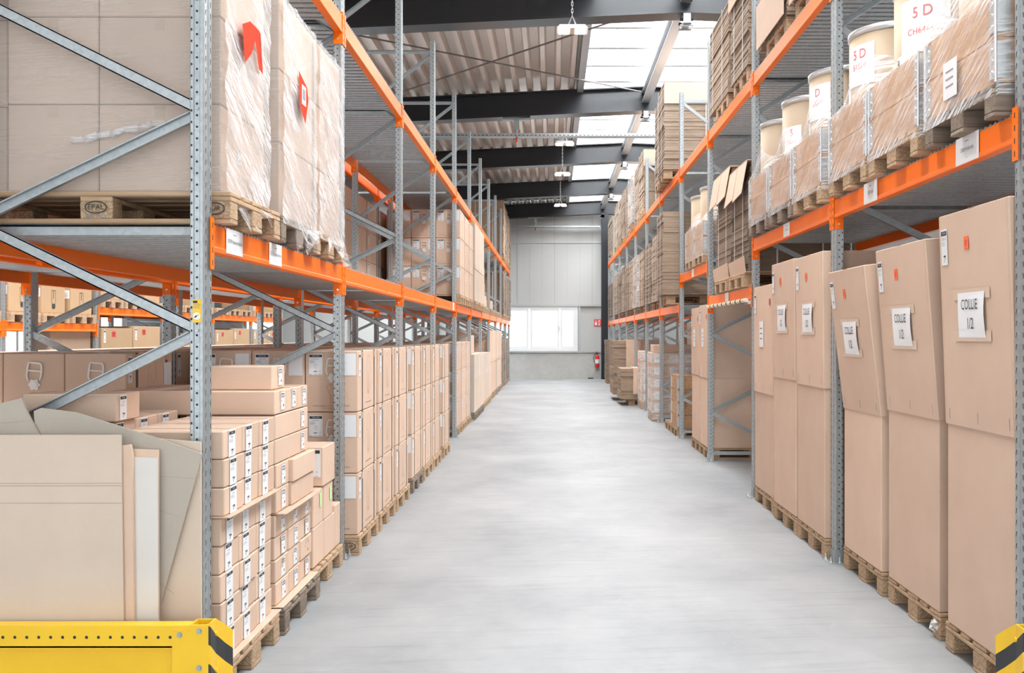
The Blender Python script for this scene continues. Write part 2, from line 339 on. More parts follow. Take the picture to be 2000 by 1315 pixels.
# ------------------------------------------------------------------ the hall
EDG = 36.4
def roofz(x, base=5.93): return base + 0.047 * (x if x < 1.85 else 3.7 - x)
XL, XR, Y0 = -13.0, 8.0, -5.0
mb = MB(); mb.box(XL, XR, Y0, EDG, -0.3, 0.0, 'concrete_floor'); S('floor', mb)
mb = MB()                                # end wall: concrete base, window band, ribbed cladding
mb.box(XL, XR, EDG, EDG + .3, 0, 0.98, 'concrete_wall')
mb.box(XL, -11.4, EDG + .06, EDG + .3, 0.98, 2.72, 'cladding'); mb.box(-10.0, -2.6, EDG + .06, EDG + .3, 0.98, 2.72, 'cladding'); mb.box(0.95, XR, EDG + .06, EDG + .3, 0.98, 2.72, 'cladding')
mb.box(XL, XR, EDG + .02, EDG + .3, 2.72, 7.4, 'cladding')
for k in range(-20, 14):
    x = 0.46 * k + 0.1
    mb.box(x - (.008 if k % 3 == 0 else .003), x + (.008 if k % 3 == 0 else .003), EDG + .012, EDG + .021, 2.78, 7.3, 'cladding_joint')
for k in range(-60, 40): mb.box(.153 * k - .01, .153 * k + .01, EDG + .016, EDG + .021, 2.78, 5.0, 'cladding')
mb.box(XL, XR, EDG - .04, EDG + .3, 2.66, 2.72, 'sill'); mb.box(XL, XR, EDG - .05, EDG + .3, 0.96, 1.02, 'sill'); mb.box(0.97, 1.05, EDG - .02, EDG + .1, 1.02, 2.66, 'sill')
mb.box(XL, XR, EDG - .01, EDG + .02, 4.98, 5.02, 'cladding')
S('wall_back', mb)
mb = MB()
def frame_rect(mb, x0, x1, z0, z1, w, y0, y1, m):
    mb.box(x0, x1, y0, y1, z0, z0 + w, m); mb.box(x0, x1, y0, y1, z1 - w, z1, m); mb.box(x0, x0 + w, y0, y1, z0 + w, z1 - w, m); mb.box(x1 - w, x1, y0, y1, z0 + w, z1 - w, m)
frame_rect(mb, -2.6, 0.95, 1.02, 2.66, .09, EDG, EDG + .12, 'frame_white')
m9 = MB(); frame_rect(m9, -11.4, -10.0, 1.02, 2.66, .07, EDG + .05, EDG + .12, 'frame_white'); m9.box(-10.75, -10.68, EDG + .05, EDG + .12, 1.1, 2.6, 'frame_white'); m9.box(-11.33, -10.07, EDG + .08, EDG + .09, 1.09, 2.59, 'window_glass'); S('window_6', m9)
wn = O('window_1', mb.me()); wn['kind'] = 'structure'
for a, b in ((-2.5, -1.75), (-1.74, -.86), (-.80, .27), (.31, .86)):
    mb = MB(); frame_rect(mb, a, b, 1.11, 2.57, .08, EDG + .01, EDG + .1, 'frame_white'); o = O('window_sash', mb.me(), wn)
    mb = MB(); mb.box(a + .08, b - .08, EDG + .05, EDG + .06, 1.19, 2.49, 'window_glass'); O('window_pane', mb.me(), o)
mb = MB(); mb.box(.27, .29, EDG - .04, EDG + .01, 1.75, 1.95, 'bright_steel'); O('window_handle', mb.me(), wn)
mb = MB()                                # left wall with a long window band
mb.box(XL - .3, XL, Y0, EDG, 0, .9, 'concrete_wall'); mb.box(XL - .3, XL, Y0, EDG, 3.2, 6.0, 'cladding')
for y0, y1 in ((Y0, 2), (30.0, 30.3), (33.2, EDG)): mb.box(XL - .3, XL, y0, y1, .9, 3.2, 'cladding')
S('wall_left', mb)
mb = MB()
for k in range(20):
    y = 2 + k * 1.472; mb.box(XL - .12, XL, y - .05, y + .05, .9, 3.2, 'frame_white' if k % 2 else 'kraft_brown')
mb.box(XL - .1, XL - .02, 2, 30.0, .9, 1.0, 'frame_white'); mb.box(XL - .1, XL - .02, 2, 30.0, 3.1, 3.2, 'frame_white'); mb.box(XL - .06, XL - .05, 2, 30.0, 1.0, 3.1, 'window_glass')
S('window_2', mb)
mb = MB(); mb.box(XL - .12, XL - .06, 30.3, 33.2, .9, 3.2, 'roof_steel')
for k in range(5): mb.box(XL - .06, XL - .04, 30.3, 33.2, .9 + .56 * k, .93 + .56 * k, 'sill')
S('door_1', mb)
mb = MB(); mb.box(XR, XR + .3, Y0, EDG, 0, .9, 'concrete_wall'); mb.box(XR, XR + .3, Y0, EDG, 3.2, 6.0, 'cladding'); mb.box(XR, XR + .3, Y0, 8, .9, 3.2, 'cladding')
S('wall_right', mb)
mb = MB()
for k in range(20): mb.box(XR, XR + .12, 8 + k * 1.49 - .04, 8 + k * 1.49 + .04, .9, 3.2, 'frame_white')
mb.box(XR + .05, XR + .06, 8, EDG, .95, 3.15, 'window_glass'); S('window_3', mb)
mb = MB(); mb.box(XL, -5.5, Y0 - .3, Y0, 0, 6, 'cladding'); mb.box(5.5, XR, Y0 - .3, Y0, 0, 6, 'cladding'); mb.box(-5.5, 5.5, Y0 - .3, Y0, 4.6, 6, 'cladding'); S('wall_front_added', mb)  # unseen wall with wide opening, added to limit light from behind the camera
# roof: trapezoidal deck either side of the ridge skylight
def deck_roof(x0, x1, name):
    mb = MB(); pitch = .275; n = int(round((x1 - x0) / pitch)); pts = []
    for i in range(n):
        x = x0 + i * pitch
        for dx, dz in ((0, 0), (.075, 0), (.105, .14), (.245, .14)): pts.append((x + dx, roofz(x + dx, 6.45) + dz))
    pts.append((x0 + n * pitch, roofz(x0 + n * pitch, 6.45)))
    top = [(x, z + .02) for x, z in pts[::-1]]
    vs = []; fs = []
    a = pts; b = [(x, z + .02) for x, z in pts]; L = len(a)
    for y in (Y0, EDG): vs += [(x, y, z) for x, z in a] + [(x, y, z) for x, z in b]
    for i in range(L - 1):
        fs.append((i, 2 * L + i, 2 * L + i + 1, i + 1)); fs.append((L + i, L + i + 1, 3 * L + i + 1, 3 * L + i))
    mb.add(vs, fs, 'roof_deck'); S(name, mb)
deck_roof(-4.6, .52, 'ceiling'); deck_roof(-13.0, -6.6, 'ceiling.001'); deck_roof(3.2, 8.0, 'ceiling.002')
mb = MB()                                # skylight curbs, the last two for the added left skylight
for x0, x1 in ((.50, .62), (3.10, 3.22), (-4.62, -4.5), (-6.7, -6.58)):
    z = roofz((x0 + x1) / 2, 6.38); mb.box(x0, x1, Y0, EDG, z, z + .52, 'purlin_steel')
S('trim_1', mb)
def vault(xc, hw, name, zb):
    mb = MB(); n = 12; rise = .55
    pts = [(xc + hw * math.cos(PI - PI * i / n), zb + rise * math.sin(PI * i / n)) for i in range(n + 1)]
    vs = [(x, y, z) for y in (Y0, EDG) for x, z in pts]; mb.add(vs, [(i, i + 1, n + 2 + i, n + 1 + i) for i in range(n)], 'skylight_sheet')
    y = Y0 + .6
    while y < EDG:
        for (xa, za), (xb, zb2) in zip(pts, pts[1:]): mb.tube((xa, y, za), (xb, y, zb2), .014, 'purlin_steel', 5)
        y += 1.06
    o = S(name, mb)
vault(1.86, 1.25, 'window_4', 6.98); vault(-5.6, 1.0, 'window_5_added', 6.75)  # second vault is an unseen skylight, added to light the far left
# cross bars under the skylight
k = 0; y = 2.46
while y < EDG - .5:
    if True:
        mb = MB(); mb.box(-1.24, 1.24, -.05, .05, 0, .11, 'sill')
        o = O('skylight_crossbar', CACHE.setdefault('xbar', mb.me()), None, (1.86, y, 6.72)); o['kind'] = 'structure'
    y += 1.17
# main roof beams
def ibeam(label, y, x0, x1, flip):
    mb = MB(); h = .48
    def seg(a, b):
        for z0, z1, w in ((0, .022, .34), (h - .022, h, .34), (.022, h - .022, .014)):
            za, zb = roofz(a), roofz(b); vs = []
            for x, zz in ((a, za), (b, zb)):
                for yy, z in ((-w / 2, z0), (w / 2, z0), (w / 2, z1), (-w / 2, z1)): vs.append((x, yy, zz + z))
            mb.add(vs, [(3, 2, 1, 0), (4, 5, 6, 7), (0, 1, 5, 4), (1, 2, 6, 5), (2, 3, 7, 6), (3, 0, 4, 7)], 'roof_steel')
    seg(x0, 1.85); seg(1.85, x1)
    o = tag(O('roof_beam', mb.me(), None, (0, y, 0)), label, 'beam', 'dark steel roof beams')
    m2 = MB(); z = roofz(1.85); m2.box(1.80, 1.90, -.16, .16, z - .14, z - .001, 'purlin_steel')
    for yy in (-.1, .1): m2.tube((1.76, yy, z - .08), (1.94, yy, z - .08), .02, 'roof_steel'); m2.tube((1.76, yy, z - .16), (1.94, yy, z - .16), .016, 'purlin_steel')
    c = O('splice_plate', m2.me(), o); c['label'] = 'grey bolted ridge plate'
for k, y in enumerate(BEAM_Y):
    if k < 2: continue
    ibeam(f'dark steel roof beam crossing the hall, {ORD[k-2]} one seen from the camera' if k < 6 else 'dark steel roof beam right against the far end wall', y, XL, XR, 0)
for k in range(1, 6):
    mb = MB(); z = roofz(1.85) + .02; L = BEAM_Y[k + 1] - BEAM_Y[k] - .03
    mb.box(-.08, .08, .015, L, 0, .012, 'purlin_steel'); mb.box(-.08, .08, .015, L, .188, .2, 'purlin_steel'); mb.box(-.012, .012, .015, L, .012, .188, 'purlin_steel')
    tag(O('ridge_purlin', mb.me(), None, (1.85, BEAM_Y[k], z + .16)), f'grey steel ridge purlin along the skylight in the {ORD[k-1]} roof bay', 'beam', 'ridge purlins')
for i, (p, q) in enumerate((((-4.2, 13.95, 6.12), (1.8, 19.4, 6.36)), ((1.8, 13.95, 6.34), (-3.6, 19.4, 6.15)))):
    mb = MB(); mb.tube(p, q, .014, 'rod_steel', 8); tag(O('tie_rod', mb.me()), 'thin steel tie rod running from %s to the ridge under the roof' % ('far right' if i == 0 else 'near right'), 'rod', 'crossed roof tie rods')
# columns
for x, lb in ((1.93, 'dark steel column at the right of the end wall'), (-4.4, 'dark steel column at the left of the end wall')):
    mb = MB(); mb.box(x - .13, x + .13, EDG - .46, EDG - .44, 0, 6.0, 'roof_steel'); mb.box(x - .13, x + .13, EDG - .22, EDG - .2, 0, 6.0, 'roof_steel'); mb.box(x - .01, x + .01, EDG - .44, EDG - .22, 0, 6.0, 'roof_steel')
    mb.box(x - .14, x + .14, EDG - .48, EDG - .18, 0, .03, 'roof_steel')
    tag(O('steel_column', mb.me()), lb, 'column')
# cable trays
def tray(y, x0, x1, lab, hx):
    mb = MB(); z = 5.52
    mb.box(x0, x1, y, y + .2, z, z + .004, 'galvanised'); mb.box(x0, x1, y, y + .004, z, z + .06, 'galvanised'); mb.box(x0, x1, y + .196, y + .2, z, z + .06, 'galvanised')
    n = int((x1 - x0) / .08)
    for i in range(n): mb.box(x0 + i * .08 + .02, x0 + i * .08 + .06, y - .001, y, z + .015, z + .028, 'hole')
    t = tag(O('cable_tray', mb.me()), lab, 'cable tray', 'cable trays')
    m2 = MB(); zb = roofz(hx) - .005
    m2.box(hx - .27, hx + .27, y + .02, y + .18, zb - .04, zb, 'galvanised'); m2.tube((hx, y + .1, z), (hx, y + .1, zb), .014, 'galvanised'); m2.box(hx - .05, hx + .05, y + .05, y + .15, zb - .22, zb - .04, 'galvanised'); m2.tube((hx, y + .1, z - .1), (hx, y + .1, z), .02, 'sign_red')
    O('hanger', m2.me(), t)
tray(19.5, -9, 7, 'galvanised cable tray crossing the aisle under the second roof beam', -.7)
tray(36.0, -4.2, 1.75, 'galvanised cable tray in front of the far end wall', -.6)
# lamps; the first is added out of view to brighten the aisle
for i, (y, z) in enumerate(((5.2, 5.50), (12.7, 5.50), (20.4, 5.53), (24.4, 5.55), (30.4, 5.57))):
    t = T('ceiling_lamp', (f'white twin panel ceiling lamp hanging on a chain, {ORD[i-1]} one seen along the aisle' if i else 'added unseen twin panel ceiling lamp brightening the camera end of the aisle'), 'lamp', (.26, y, z), group='ceiling lamps')
    def body(mb):
        vs = [(-.2, -.14, 0), (.2, -.14, 0), (.2, .14, 0), (-.2, .14, 0), (-.16, -.1, .06), (.16, -.1, .06), (.16, .1, .06), (-.16, .1, .06)]
        mb.add(vs, [(3, 2, 1, 0), (4, 5, 6, 7), (0, 1, 5, 4), (1, 2, 6, 5), (2, 3, 7, 6), (3, 0, 4, 7)], 'frame_white')
        mb.box(-.03, .03, -.12, .12, -.004, 0, 'kraft_pale')
    O('lamp_housing', cached('lamph', body), t)
    for sx in (-1, 1): O('light_panel', cached('lampp', lambda mb: mb.box(-.065, .065, -.105, .105, -.008, -.001, 'lamp_light')), t, (sx * .105, 0, 0))
    def chain(mb):
        for k in range(15):
            a = .2 + k * .045; w = .011
            pts = [(-w, a), (-w, a + .035), (0, a + .048), (w, a + .035), (w, a), (0, a - .012), (-w, a)]
            mb.path([((u, 0, v) if k % 2 else (0, u, v)) for u, v in pts], .0035, 'bright_steel', 5)
        for sx in (-1, 1):
            for sy in (-1, 1): mb.tube((0, 0, .2), (sx * .06, sy * .05, .055), .005, 'bright_steel', 5)
    O('chain', cached('chain', chain), t)
    lt = bpy.data.lights.new('lamp_glow', 'AREA'); lt.shape = 'RECTANGLE'; lt.size = .35; lt.size_y = .22; lt.energy = 38; lt.color = (1, .95, .86)
    O('lamp_glow', lt, t, (0, 0, -.02))
# extinguisher, exit sign, doorstop
t = T('fire_extinguisher', 'red fire extinguisher hanging on the concrete base of the end wall', 'fire extinguisher', (1.66, EDG - .12, .42))
def ext(mb): mb.lathe([(0, 0), (.07, 0), (.08, .03), (.08, .38), (.06, .44), (.025, .47), (0, .47)], 'extinguisher_red', 20)
O('cylinder', cached('ext', ext, True), t); mb = MB(); mb.lathe([(.0815, .15), (.0815, .3)], 'label_white', 20); O('label_band', mb.me(), t)
mb = MB(); mb.tube((0, 0, .47), (0, 0, .52), .02, 'ink'); mb.box(-.07, .03, -.015, .015, .5, .53, 'ink'); mb.box(-.05, .02, -.012, .012, .55, .57, 'ink'); O('valve', mb.me(), t)
mb = MB(); mb.path([(-.05, 0, .51), (-.11, 0, .46), (-.13, 0, .36), (-.12, 0, .24), (-.08, 0, .17)], .011, 'ink'); O('hose', mb.me(), t)
mb = MB(); mb.box(-.03, .03, .07, .13, .25, .4, 'ink'); O('bracket', mb.me(), t)
mb = MB(); F = (Vector((0, 0, 0)), FY[1], FY[2], FY[3]); plate(mb, F, -.13, .13, -.13, .13, .01, 'sign_red')
plate(mb, F, -.10, -.02, -.09, .02, .001, 'paper', .011); line(mb, F, [(-.06, .03), (-.06, .1)], .02, 'paper', .012); plate(mb, F, .03, .09, -.09, .09, .001, 'paper', .011); plate(mb, F, .045, .075, -.06, .05, .001, 'sign_red', .0125)
tag(O('fire_sign', mb.me(), None, (1.68, EDG + .05, 2.06)), 'square red fire equipment sign on the end wall beside the column', 'sign')
mb = MB(); mb.box(1.32, 1.52, EDG - .12, EDG - .02, 0, .04, 'ink'); tag(O('door_wedge', mb.me()), 'small black block on the floor below the fire extinguisher', 'block')

# ------------------------------------------------------------------ racks
PH = 5.37
def post(mb):
    prof = [(0, .006), (0, .034), (.006, .04), (.006, .06), (0, .066), (0, .094), (.006, .1), (.018, .1), (.021, .096), (.043, .096), (.046, .1), (.058, .1), (.062, .096), (.062, .004), (.058, 0), (.046, 0), (.043, .004), (.021, .004), (.018, 0), (.006, 0)]
    mb.prism(prof[::-1], 0.004, PH, 'galvanised')
    n = int(PH / .05)
    oct_ = [(math.cos(2 * PI * i / 8), math.sin(2 * PI * i / 8)) for i in range(8)]
    for k in range(1, n):
        z = .05 * k
        mb.add([(.032 + .0055 * a, .0034, z + .0055 * b) for a, b in oct_], [tuple(range(8))], 'hole'); mb.add([(.032 + .0055 * a, .0966, z + .0055 * b) for a, b in oct_], [tuple(range(8))[::-1]], 'hole')
        mb.add([(.054 + .004 * a, -.0006, z + .02 + .006 * b) for a, b in oct_], [tuple(range(8))], 'hole'); mb.add([(.054 + .004 * a, .1006, z + .02 + .006 * b) for a, b in oct_], [tuple(range(8))[::-1]], 'hole')
        for y, s in ((.02, 1), (.08, -1)):
            mb.add([(-.0006, y - .004 + s * .002, z + .012), (-.0006, y + .003 + s * .002, z + .012), (-.0006, y + .003 - s * .003, z - .012), (-.0006, y - .002 - s * .003, z - .012)], [(0, 1, 2, 3)], 'hole')
def foot(mb):
    mb.box(-.05, .09, -.035, .135, 0, .006, 'galvanised'); mb.box(-.005, -.001, .0, .1, .006, .09, 'galvanised'); mb.box(-.001, .066, -.005, -.001, .006, .09, 'galvanised')
    for x, y in ((-.03, -.015), (-.03, .115), (.03, -.018)): mb.tube((x, y, .006), (x, y, .045), .006, 'bright_steel'); mb.tube((x, y, .006), (x, y, .018), .012, 'bright_steel', 6)
FN = [.62, 1.62, 2.58, 3.78, 5.22]; RN = [.14, 1.12, 2.10, 3.08, 4.45]
DEPTH = 1.06
ROWN = {'L1': 'left aisle rack', 'L2': 'rack behind the left aisle rack', 'L3': 'rack across the far left aisle', 'R1': 'right aisle rack'}
def rframe(row, n, x, y, d, detail=True):
    lab = f'galvanised upright frame, {ORD[n]} in the {ROWN[row]}' + (', carrying a yellow inspection label' if (row, n) == ('L1', 0) else '')
    r = T('rack_frame', lab, 'rack frame', (x, y + (.1 if d < 0 else 0), 0), (0, 0, PI if d < 0 else 0), 'upright frames of the pallet racks')
    P = cached('post', post); F = cached('foot', foot)
    O('post', P, r); O('post', P, r, (DEPTH, .1, 0), (0, 0, PI)); O('foot_plate', F, r); O('foot_plate', F, r, (DEPTH, .1, 0), (0, 0, PI))
    yc = .05; segs = [((.03, FN[0]), (DEPTH - .03, RN[0]))]
    for i in range(1, 5): segs += [((.03, FN[i - 1]), (DEPTH - .03, RN[i])), ((.03, FN[i]), (DEPTH - .03, RN[i]))]
    for i, (a, b) in enumerate(segs):
        O('diagonal_brace', cached(('br', i), lambda mb: (mb.bar((a[0], yc + (.016 if i % 2 else -.016), a[1]), (b[0], yc + (.016 if i % 2 else -.016), b[1]), .046, .026, (0, -1 if (i % 2 == 1) else 1, 0), 'galvanised', .005), mb.tube((.03, -.004, a[1]), (.03, .104, a[1]), .007, 'bright_steel', 6))), r)
    for z in (.10, 5.24): O('cross_brace', cached(('hb', z), lambda mb: mb.bar((.04, yc, z), (DEPTH - .04, yc, z), .045, .03, (0, 1, 0), 'galvanised', .005)), r)
    return r
def beam_mesh(mb, L):
    prof = [(0, 0), (0, -.095), (-.003, -.1), (-.003, -.118), (0, -.122), (.05, -.122), (.05, 0)]
    # profile in x,z extruded along y
    mb.prism([(p[0], p[1]) for p in prof], 0, L, 'orange', ax=1)
def conn(mb, s):
    # s=+1: plate at y=0 with the front leg reaching over the upright towards -y
    mb.box(-.004, .062, 0, .004, -.2, .03, 'orange'); mb.box(-.006, -.001, -.045 if s > 0 else .0, .004 if s > 0 else .045, -.2, .03, 'orange')
    mb.tube((.03, -.004, -.165), (.03, .010, -.165), .008, 'bright_steel', 6)
    for z in (-.17, -.115, -.06, -.005): mb.box(-.0068, -.0062, -.024 if s > 0 else .016, -.016 if s > 0 else .024, z - .012, z + .012, 'hole')
def deck_mesh(mb, L):
    n = int(L / .1); y = (L - n * .1) / 2; prof = []
    for i in range(n):
        b = y + i * .1; prof += [(b + .002, -.045), (b + .03, -.045), (b + .034, -.004), (b + .066, -.004), (b + .07, -.045), (b + .098, -.045)]
    vs = []; m = len(prof)
    for x in (.052, DEPTH - .052): vs += [(x, a, z) for a, z in prof] + [(x, a, .006) for a, z in prof]
    fs = []
    for i in range(m - 1): fs += [(i, i + 1, 2 * m + i + 1, 2 * m + i), (m + i, 3 * m + i, 3 * m + i + 1, m + i + 1), (i, m + i, m + i + 1, i + 1), (2 * m + i, 2 * m + i + 1, 3 * m + i + 1, 3 * m + i)]
    mb.add(vs, fs, 'deck_steel')
    for k in range(int(L / .05)):
        a = .025 + k * .05
        for x in (.0, DEPTH - .05): mb.box(x - .002, x + .055, a - .004, a + .004, .0, .007, 'deck_steel')
        mb.add([(-.004, a - .004, .006), (-.004, a + .004, .006), (-.004, a + .018, -.010), (-.004, a + .011, -.010)], [(0, 1, 2, 3)], 'deck_steel')
LV = {0: 'lower', 1: 'upper'}
def bay(row, n, x, y0, y1, d, z, lv, back=True):
    L = y1 - y0 - .008; ya = y0 + .004
    for side in (0, 1):
        if side and not back: continue
        fr = side == 0
        lab = f'orange {LV[lv]} {"front" if fr else "rear"} shelf beam of the {ORD[n]} bay, {ROWN[row]}'
        xx = x if fr else x + d * DEPTH
        rot = 0 if (d > 0) == fr else PI
        o = O('shelf_beam', cached(('beam', round(L, 2)), lambda mb: beam_mesh(mb, L)), None, (xx - (.002 if rot == 0 else -.002), ya if rot == 0 else ya + L, z), (0, 0, rot))
        tag(o, lab, 'shelf beam', 'orange shelf beams')
        c0 = cached('c0', lambda mb: conn(mb, 1)); c1 = cached('c1', lambda mb: conn(mb, -1))
        O('end_connector', c0, o, (0, -.003, 0)); O('end_connector', c1, o, (0, L - .001, 0))
    o = O('shelf_deck', cached(('deck', round(L, 2)), lambda mb: deck_mesh(mb, L)), None, (x, ya if d > 0 else ya + L, z + .002), (0, 0, 0 if d > 0 else PI))
    tag(o, f'ribbed steel shelf deck, {LV[lv]} level of the {ORD[n]} bay, {ROWN[row]}', 'shelf deck', 'ribbed steel shelf decks')
    return o
YL = [4.27 + 2.8 * i for i in range(12)]; YR = [4.15 + 2.8 * i for i in range(12)]; YT = [10.7 + 2.8 * i for i in range(7)]
for i in range(12):
    rframe('L1', i, -1.5, YL[i], -1); rframe('R1', i, 1.985, YR[i], 1)
    if i < 9: rframe('L2', i, -3.78, YL[i], 1)
    if i < 7: rframe('L3', i, -7.5, YT[i], -1)
ZR = [2.545, 2.545, 2.08, 2.53] + [2.08] * 8
for i in range(11):
    a, b = YL[i] + .1, YL[i + 1]
    for lv, z in ((0, 2.09), (1, 3.88)):
        bay('L1', i, -1.5, a, b, -1, z, lv)
        if i < 8: bay('L2', i, -3.78, a, b, 1, z, lv)
    a, b = YR[i] + .1, YR[i + 1]
    bay('R1', i, 1.985, a, b, 1, ZR[i], 0); bay('R1', i, 1.985, a, b, 1, 4.17, 1)
    if i < 6:
        a, b = YT[i] + .1, YT[i + 1]
        bay('L3', i, -7.5, a, b, -1, 1.78 if i < 2 else 2.06, 0); bay('L3', i, -7.5, a, b, -1, 3.88, 1)
# inspection label on the first left upright, labels on beams
fr0 = next(o for l, o in SEEN.items() if 'yellow inspection label' in l)
mb = MB(); plate(mb, FY, -.011 - .0, .026, -.07, .03, .0015, 'yellow'); plate(mb, FY, -.009, .01, .014, .024, .0004, 'ink', .002)
for k in range(3): plate(mb, FY, -.007, .021, .008 - .008 * k, .010 - .008 * k, .0004, 'ink_grey', .002)
n = 16; mb.add([P3(FY, .0075 + .016 * math.cos(2 * PI * i / n), -.042 + .016 * math.sin(2 * PI * i / n), .0022) for i in range(n)], [tuple(range(n))], 'paper'); line(mb, FY, [(-.002, -.048), (.008, -.041)], .006, 'ink', .003); line(mb, FY, [(.008, -.041), (.017, -.036)], .006, 'yellow', .003)
o = O('inspection_label', mb.me(), fr0, (.038, .1005, 1.725), (0, 0, PI)); o['label'] = 'yellow inspection label'
def beam_label(row, n, lv, ys, w, h, txt):
    b = next(o for l, o in SEEN.items() if l.startswith('orange %s front shelf beam of the %s bay, %s' % (LV[lv], ORD[n], ROWN[row])))
    for y, t in zip(ys, txt):
        def f(mb):
            plate(mb, FY, -w / 2, w / 2, -h / 2, h / 2, .001, 'paper'); text(mb, FY, t, .028, 0, 0, 'ink_grey', .0018, .7); text(mb, FY, '385' if lv else 'v', .02, 0, -h * .3, 'ink_grey', .0018); plate(mb, FY, -.02, .02, h * .28, h * .31, .0003, 'ink_grey', .0015)
        mb = MB(); f(mb); me = mb.me()
        if row == 'L1': loc = (-.0042, (YL[n + 1] - y) - .004, -.055)
        else: loc = (-.0042, y - (YR[n] + .104), -.055)
        o = O('beam_label', me, b, loc, (0, 0, -PI / 2)); o['label'] = 'white paper shelf label'
beam_label('L1', 0, 0, [4.66, 5.35], .24, .115, ['1200189 Handwaschbecken', '1202120 Handwaschbecken'])
beam_label('L1', 3, 0, [15.0], .2, .11, ['12300 2820'])
beam_label('R1', 0, 0, [4.72, 6.15], .26, .13, ['12000 Profilschelle', '12107 Schelle']); beam_label('R1', 1, 0, [8.35], .22, .11, ['12110 Schelle'])
beam_label('R1', 2, 0, [11.2], .22, .11, ['12120']); beam_label('R1', 3, 0, [13.9], .22, .11, ['12130'])
# striped foam tube under the third bay's beam
mb = MB(); y = 10.0; k = 0
while y < 12.45:
    mb.tube((1.965, y, 1.955), (1.965, y + .07, 1.955), .022, ('rope_white', 'yellow', 'rope_white', 'ink')[k % 4], 10); y += .07; k += 1
tag(O('foam_guard', mb.me()), 'yellow and white striped foam tube along the third bay beam, right rack', 'foam guard')

# yellow end guards
t = T('end_guard', 'yellow rack end guard rail in the lower left corner', 'guard rail', (-1.45, 4.05, 0))
def rail(mb):
    L = 2.2; mb.box(-L, -.02, -.03, .035, .408, .42, 'yellow'); mb.box(-L, -.02, -.03, -.02, .33, .408, 'yellow'); mb.box(-L, -.02, -.005, .005, .16, .335, 'yellow'); mb.box(-L, -.02, -.03, .035, .325, .337, 'yellow')
    mb.box(-L, -.02, -.03, .035, .145, .157, 'yellow'); mb.box(-L, -.02, -.03, -.02, .05, .145, 'yellow'); mb.box(-L, -.02, -.03, .035, .04, .052, 'yellow')
    n = 10
    for k in range(44): mb.add([(-.10 - .0485 * k + .0065 * math.cos(2 * PI * i / n), -.0305, .373 + .0065 * math.sin(2 * PI * i / n)) for i in range(n)], [tuple(range(n))], 'hole')
O('guard_rail', cached('rail', rail), t)
mb = MB(); mb.box(-.09, -.02, -.036, -.03, .03, .40, 'yellow'); mb.box(-.02, .055, -.036, -.028, 0, .425, 'yellow'); mb.box(-.02, .055, .045, .055, 0, .425, 'yellow'); mb.box(-.02, -.012, -.03, .05, 0, .425, 'yellow'); mb.box(-.04, .09, -.06, .08, 0, .01, 'yellow')
O('corner_post', mb.me(), t)
def bolt(mb): mb.tube((0, -.009, 0), (0, 0, 0), .009, 'galvanised', 6); mb.tube((0, -.002, 0), (0, 0, 0), .012, 'galvanised', 12)
for x, z in ((-.06, .385), (.02, .40), (.02, .25)): O('bolt', cached('bolt', bolt), t, (x, -.036, z))
def stripes(mb, s):
    # bent plate facing the aisle, s=+1 left guard, -1 right guard; profile in plan
    prof = [(.05, -.036), (.062, -.02), (.066, .03), (.085, .085), (.105, .125)]
    H = .425
    for i, (a, b) in enumerate(zip(prof, prof[1:])):
        for k in range(11):
            m = 'black_paint' if (k + 0) % 2 else 'yellow'
            z0, z1 = H - .077 * k, H - .077 * (k + 1)
            sl = .9
            def zz(z, p): return min(H + (p[1] + .036) * .12, max(.0, z + sl * (-(p[1] + .036)) + .077))
            q = [(s * a[0], a[1], zz(z1, a)), (s * b[0], b[1], zz(z1, b)), (s * b[0], b[1], zz(z0, b)), (s * a[0], a[1], zz(z0, a))]
            q2 = [(p[0] - s * .006, p[1] + .001, p[2]) for p in q]
            mb.add(q + q2, [(0, 1, 2, 3), (7, 6, 5, 4), (0, 4, 5, 1), (2, 6, 7, 3), (1, 5, 6, 2), (3, 7, 4, 0)], m)
    for z in (.37, .22): mb.tube((s * .072, .03, z), (s * .06, .03, z), .01, 'yellow', 10)
mb = MB(); stripes(mb, 1); o = O('striped_plate', mb.me(), t); o['label'] = 'yellow plate with black diagonal stripes'
t = T('end_guard', 'yellow and black rack end guard in the lower right corner', 'guard rail', (1.94, 3.97, 0))
mb = MB(); stripes(mb, -1); o = O('striped_plate', mb.me(), t); o['label'] = 'yellow plate with black diagonal stripes'
mb = MB(); mb.box(-.05, .03, -.036, -.028, 0, .425, 'yellow'); mb.box(-.05, .03, .045, .055, 0, .425, 'yellow'); mb.box(.022, .03, -.03, .05, 0, .425, 'yellow'); mb.box(.03, 1.2, -.03, .035, .05, .42, 'yellow'); O('corner_post', mb.me(), t)
for z in (.40, .25): O('bolt', cached('bolt', bolt), t, (-.02, -.036, z))

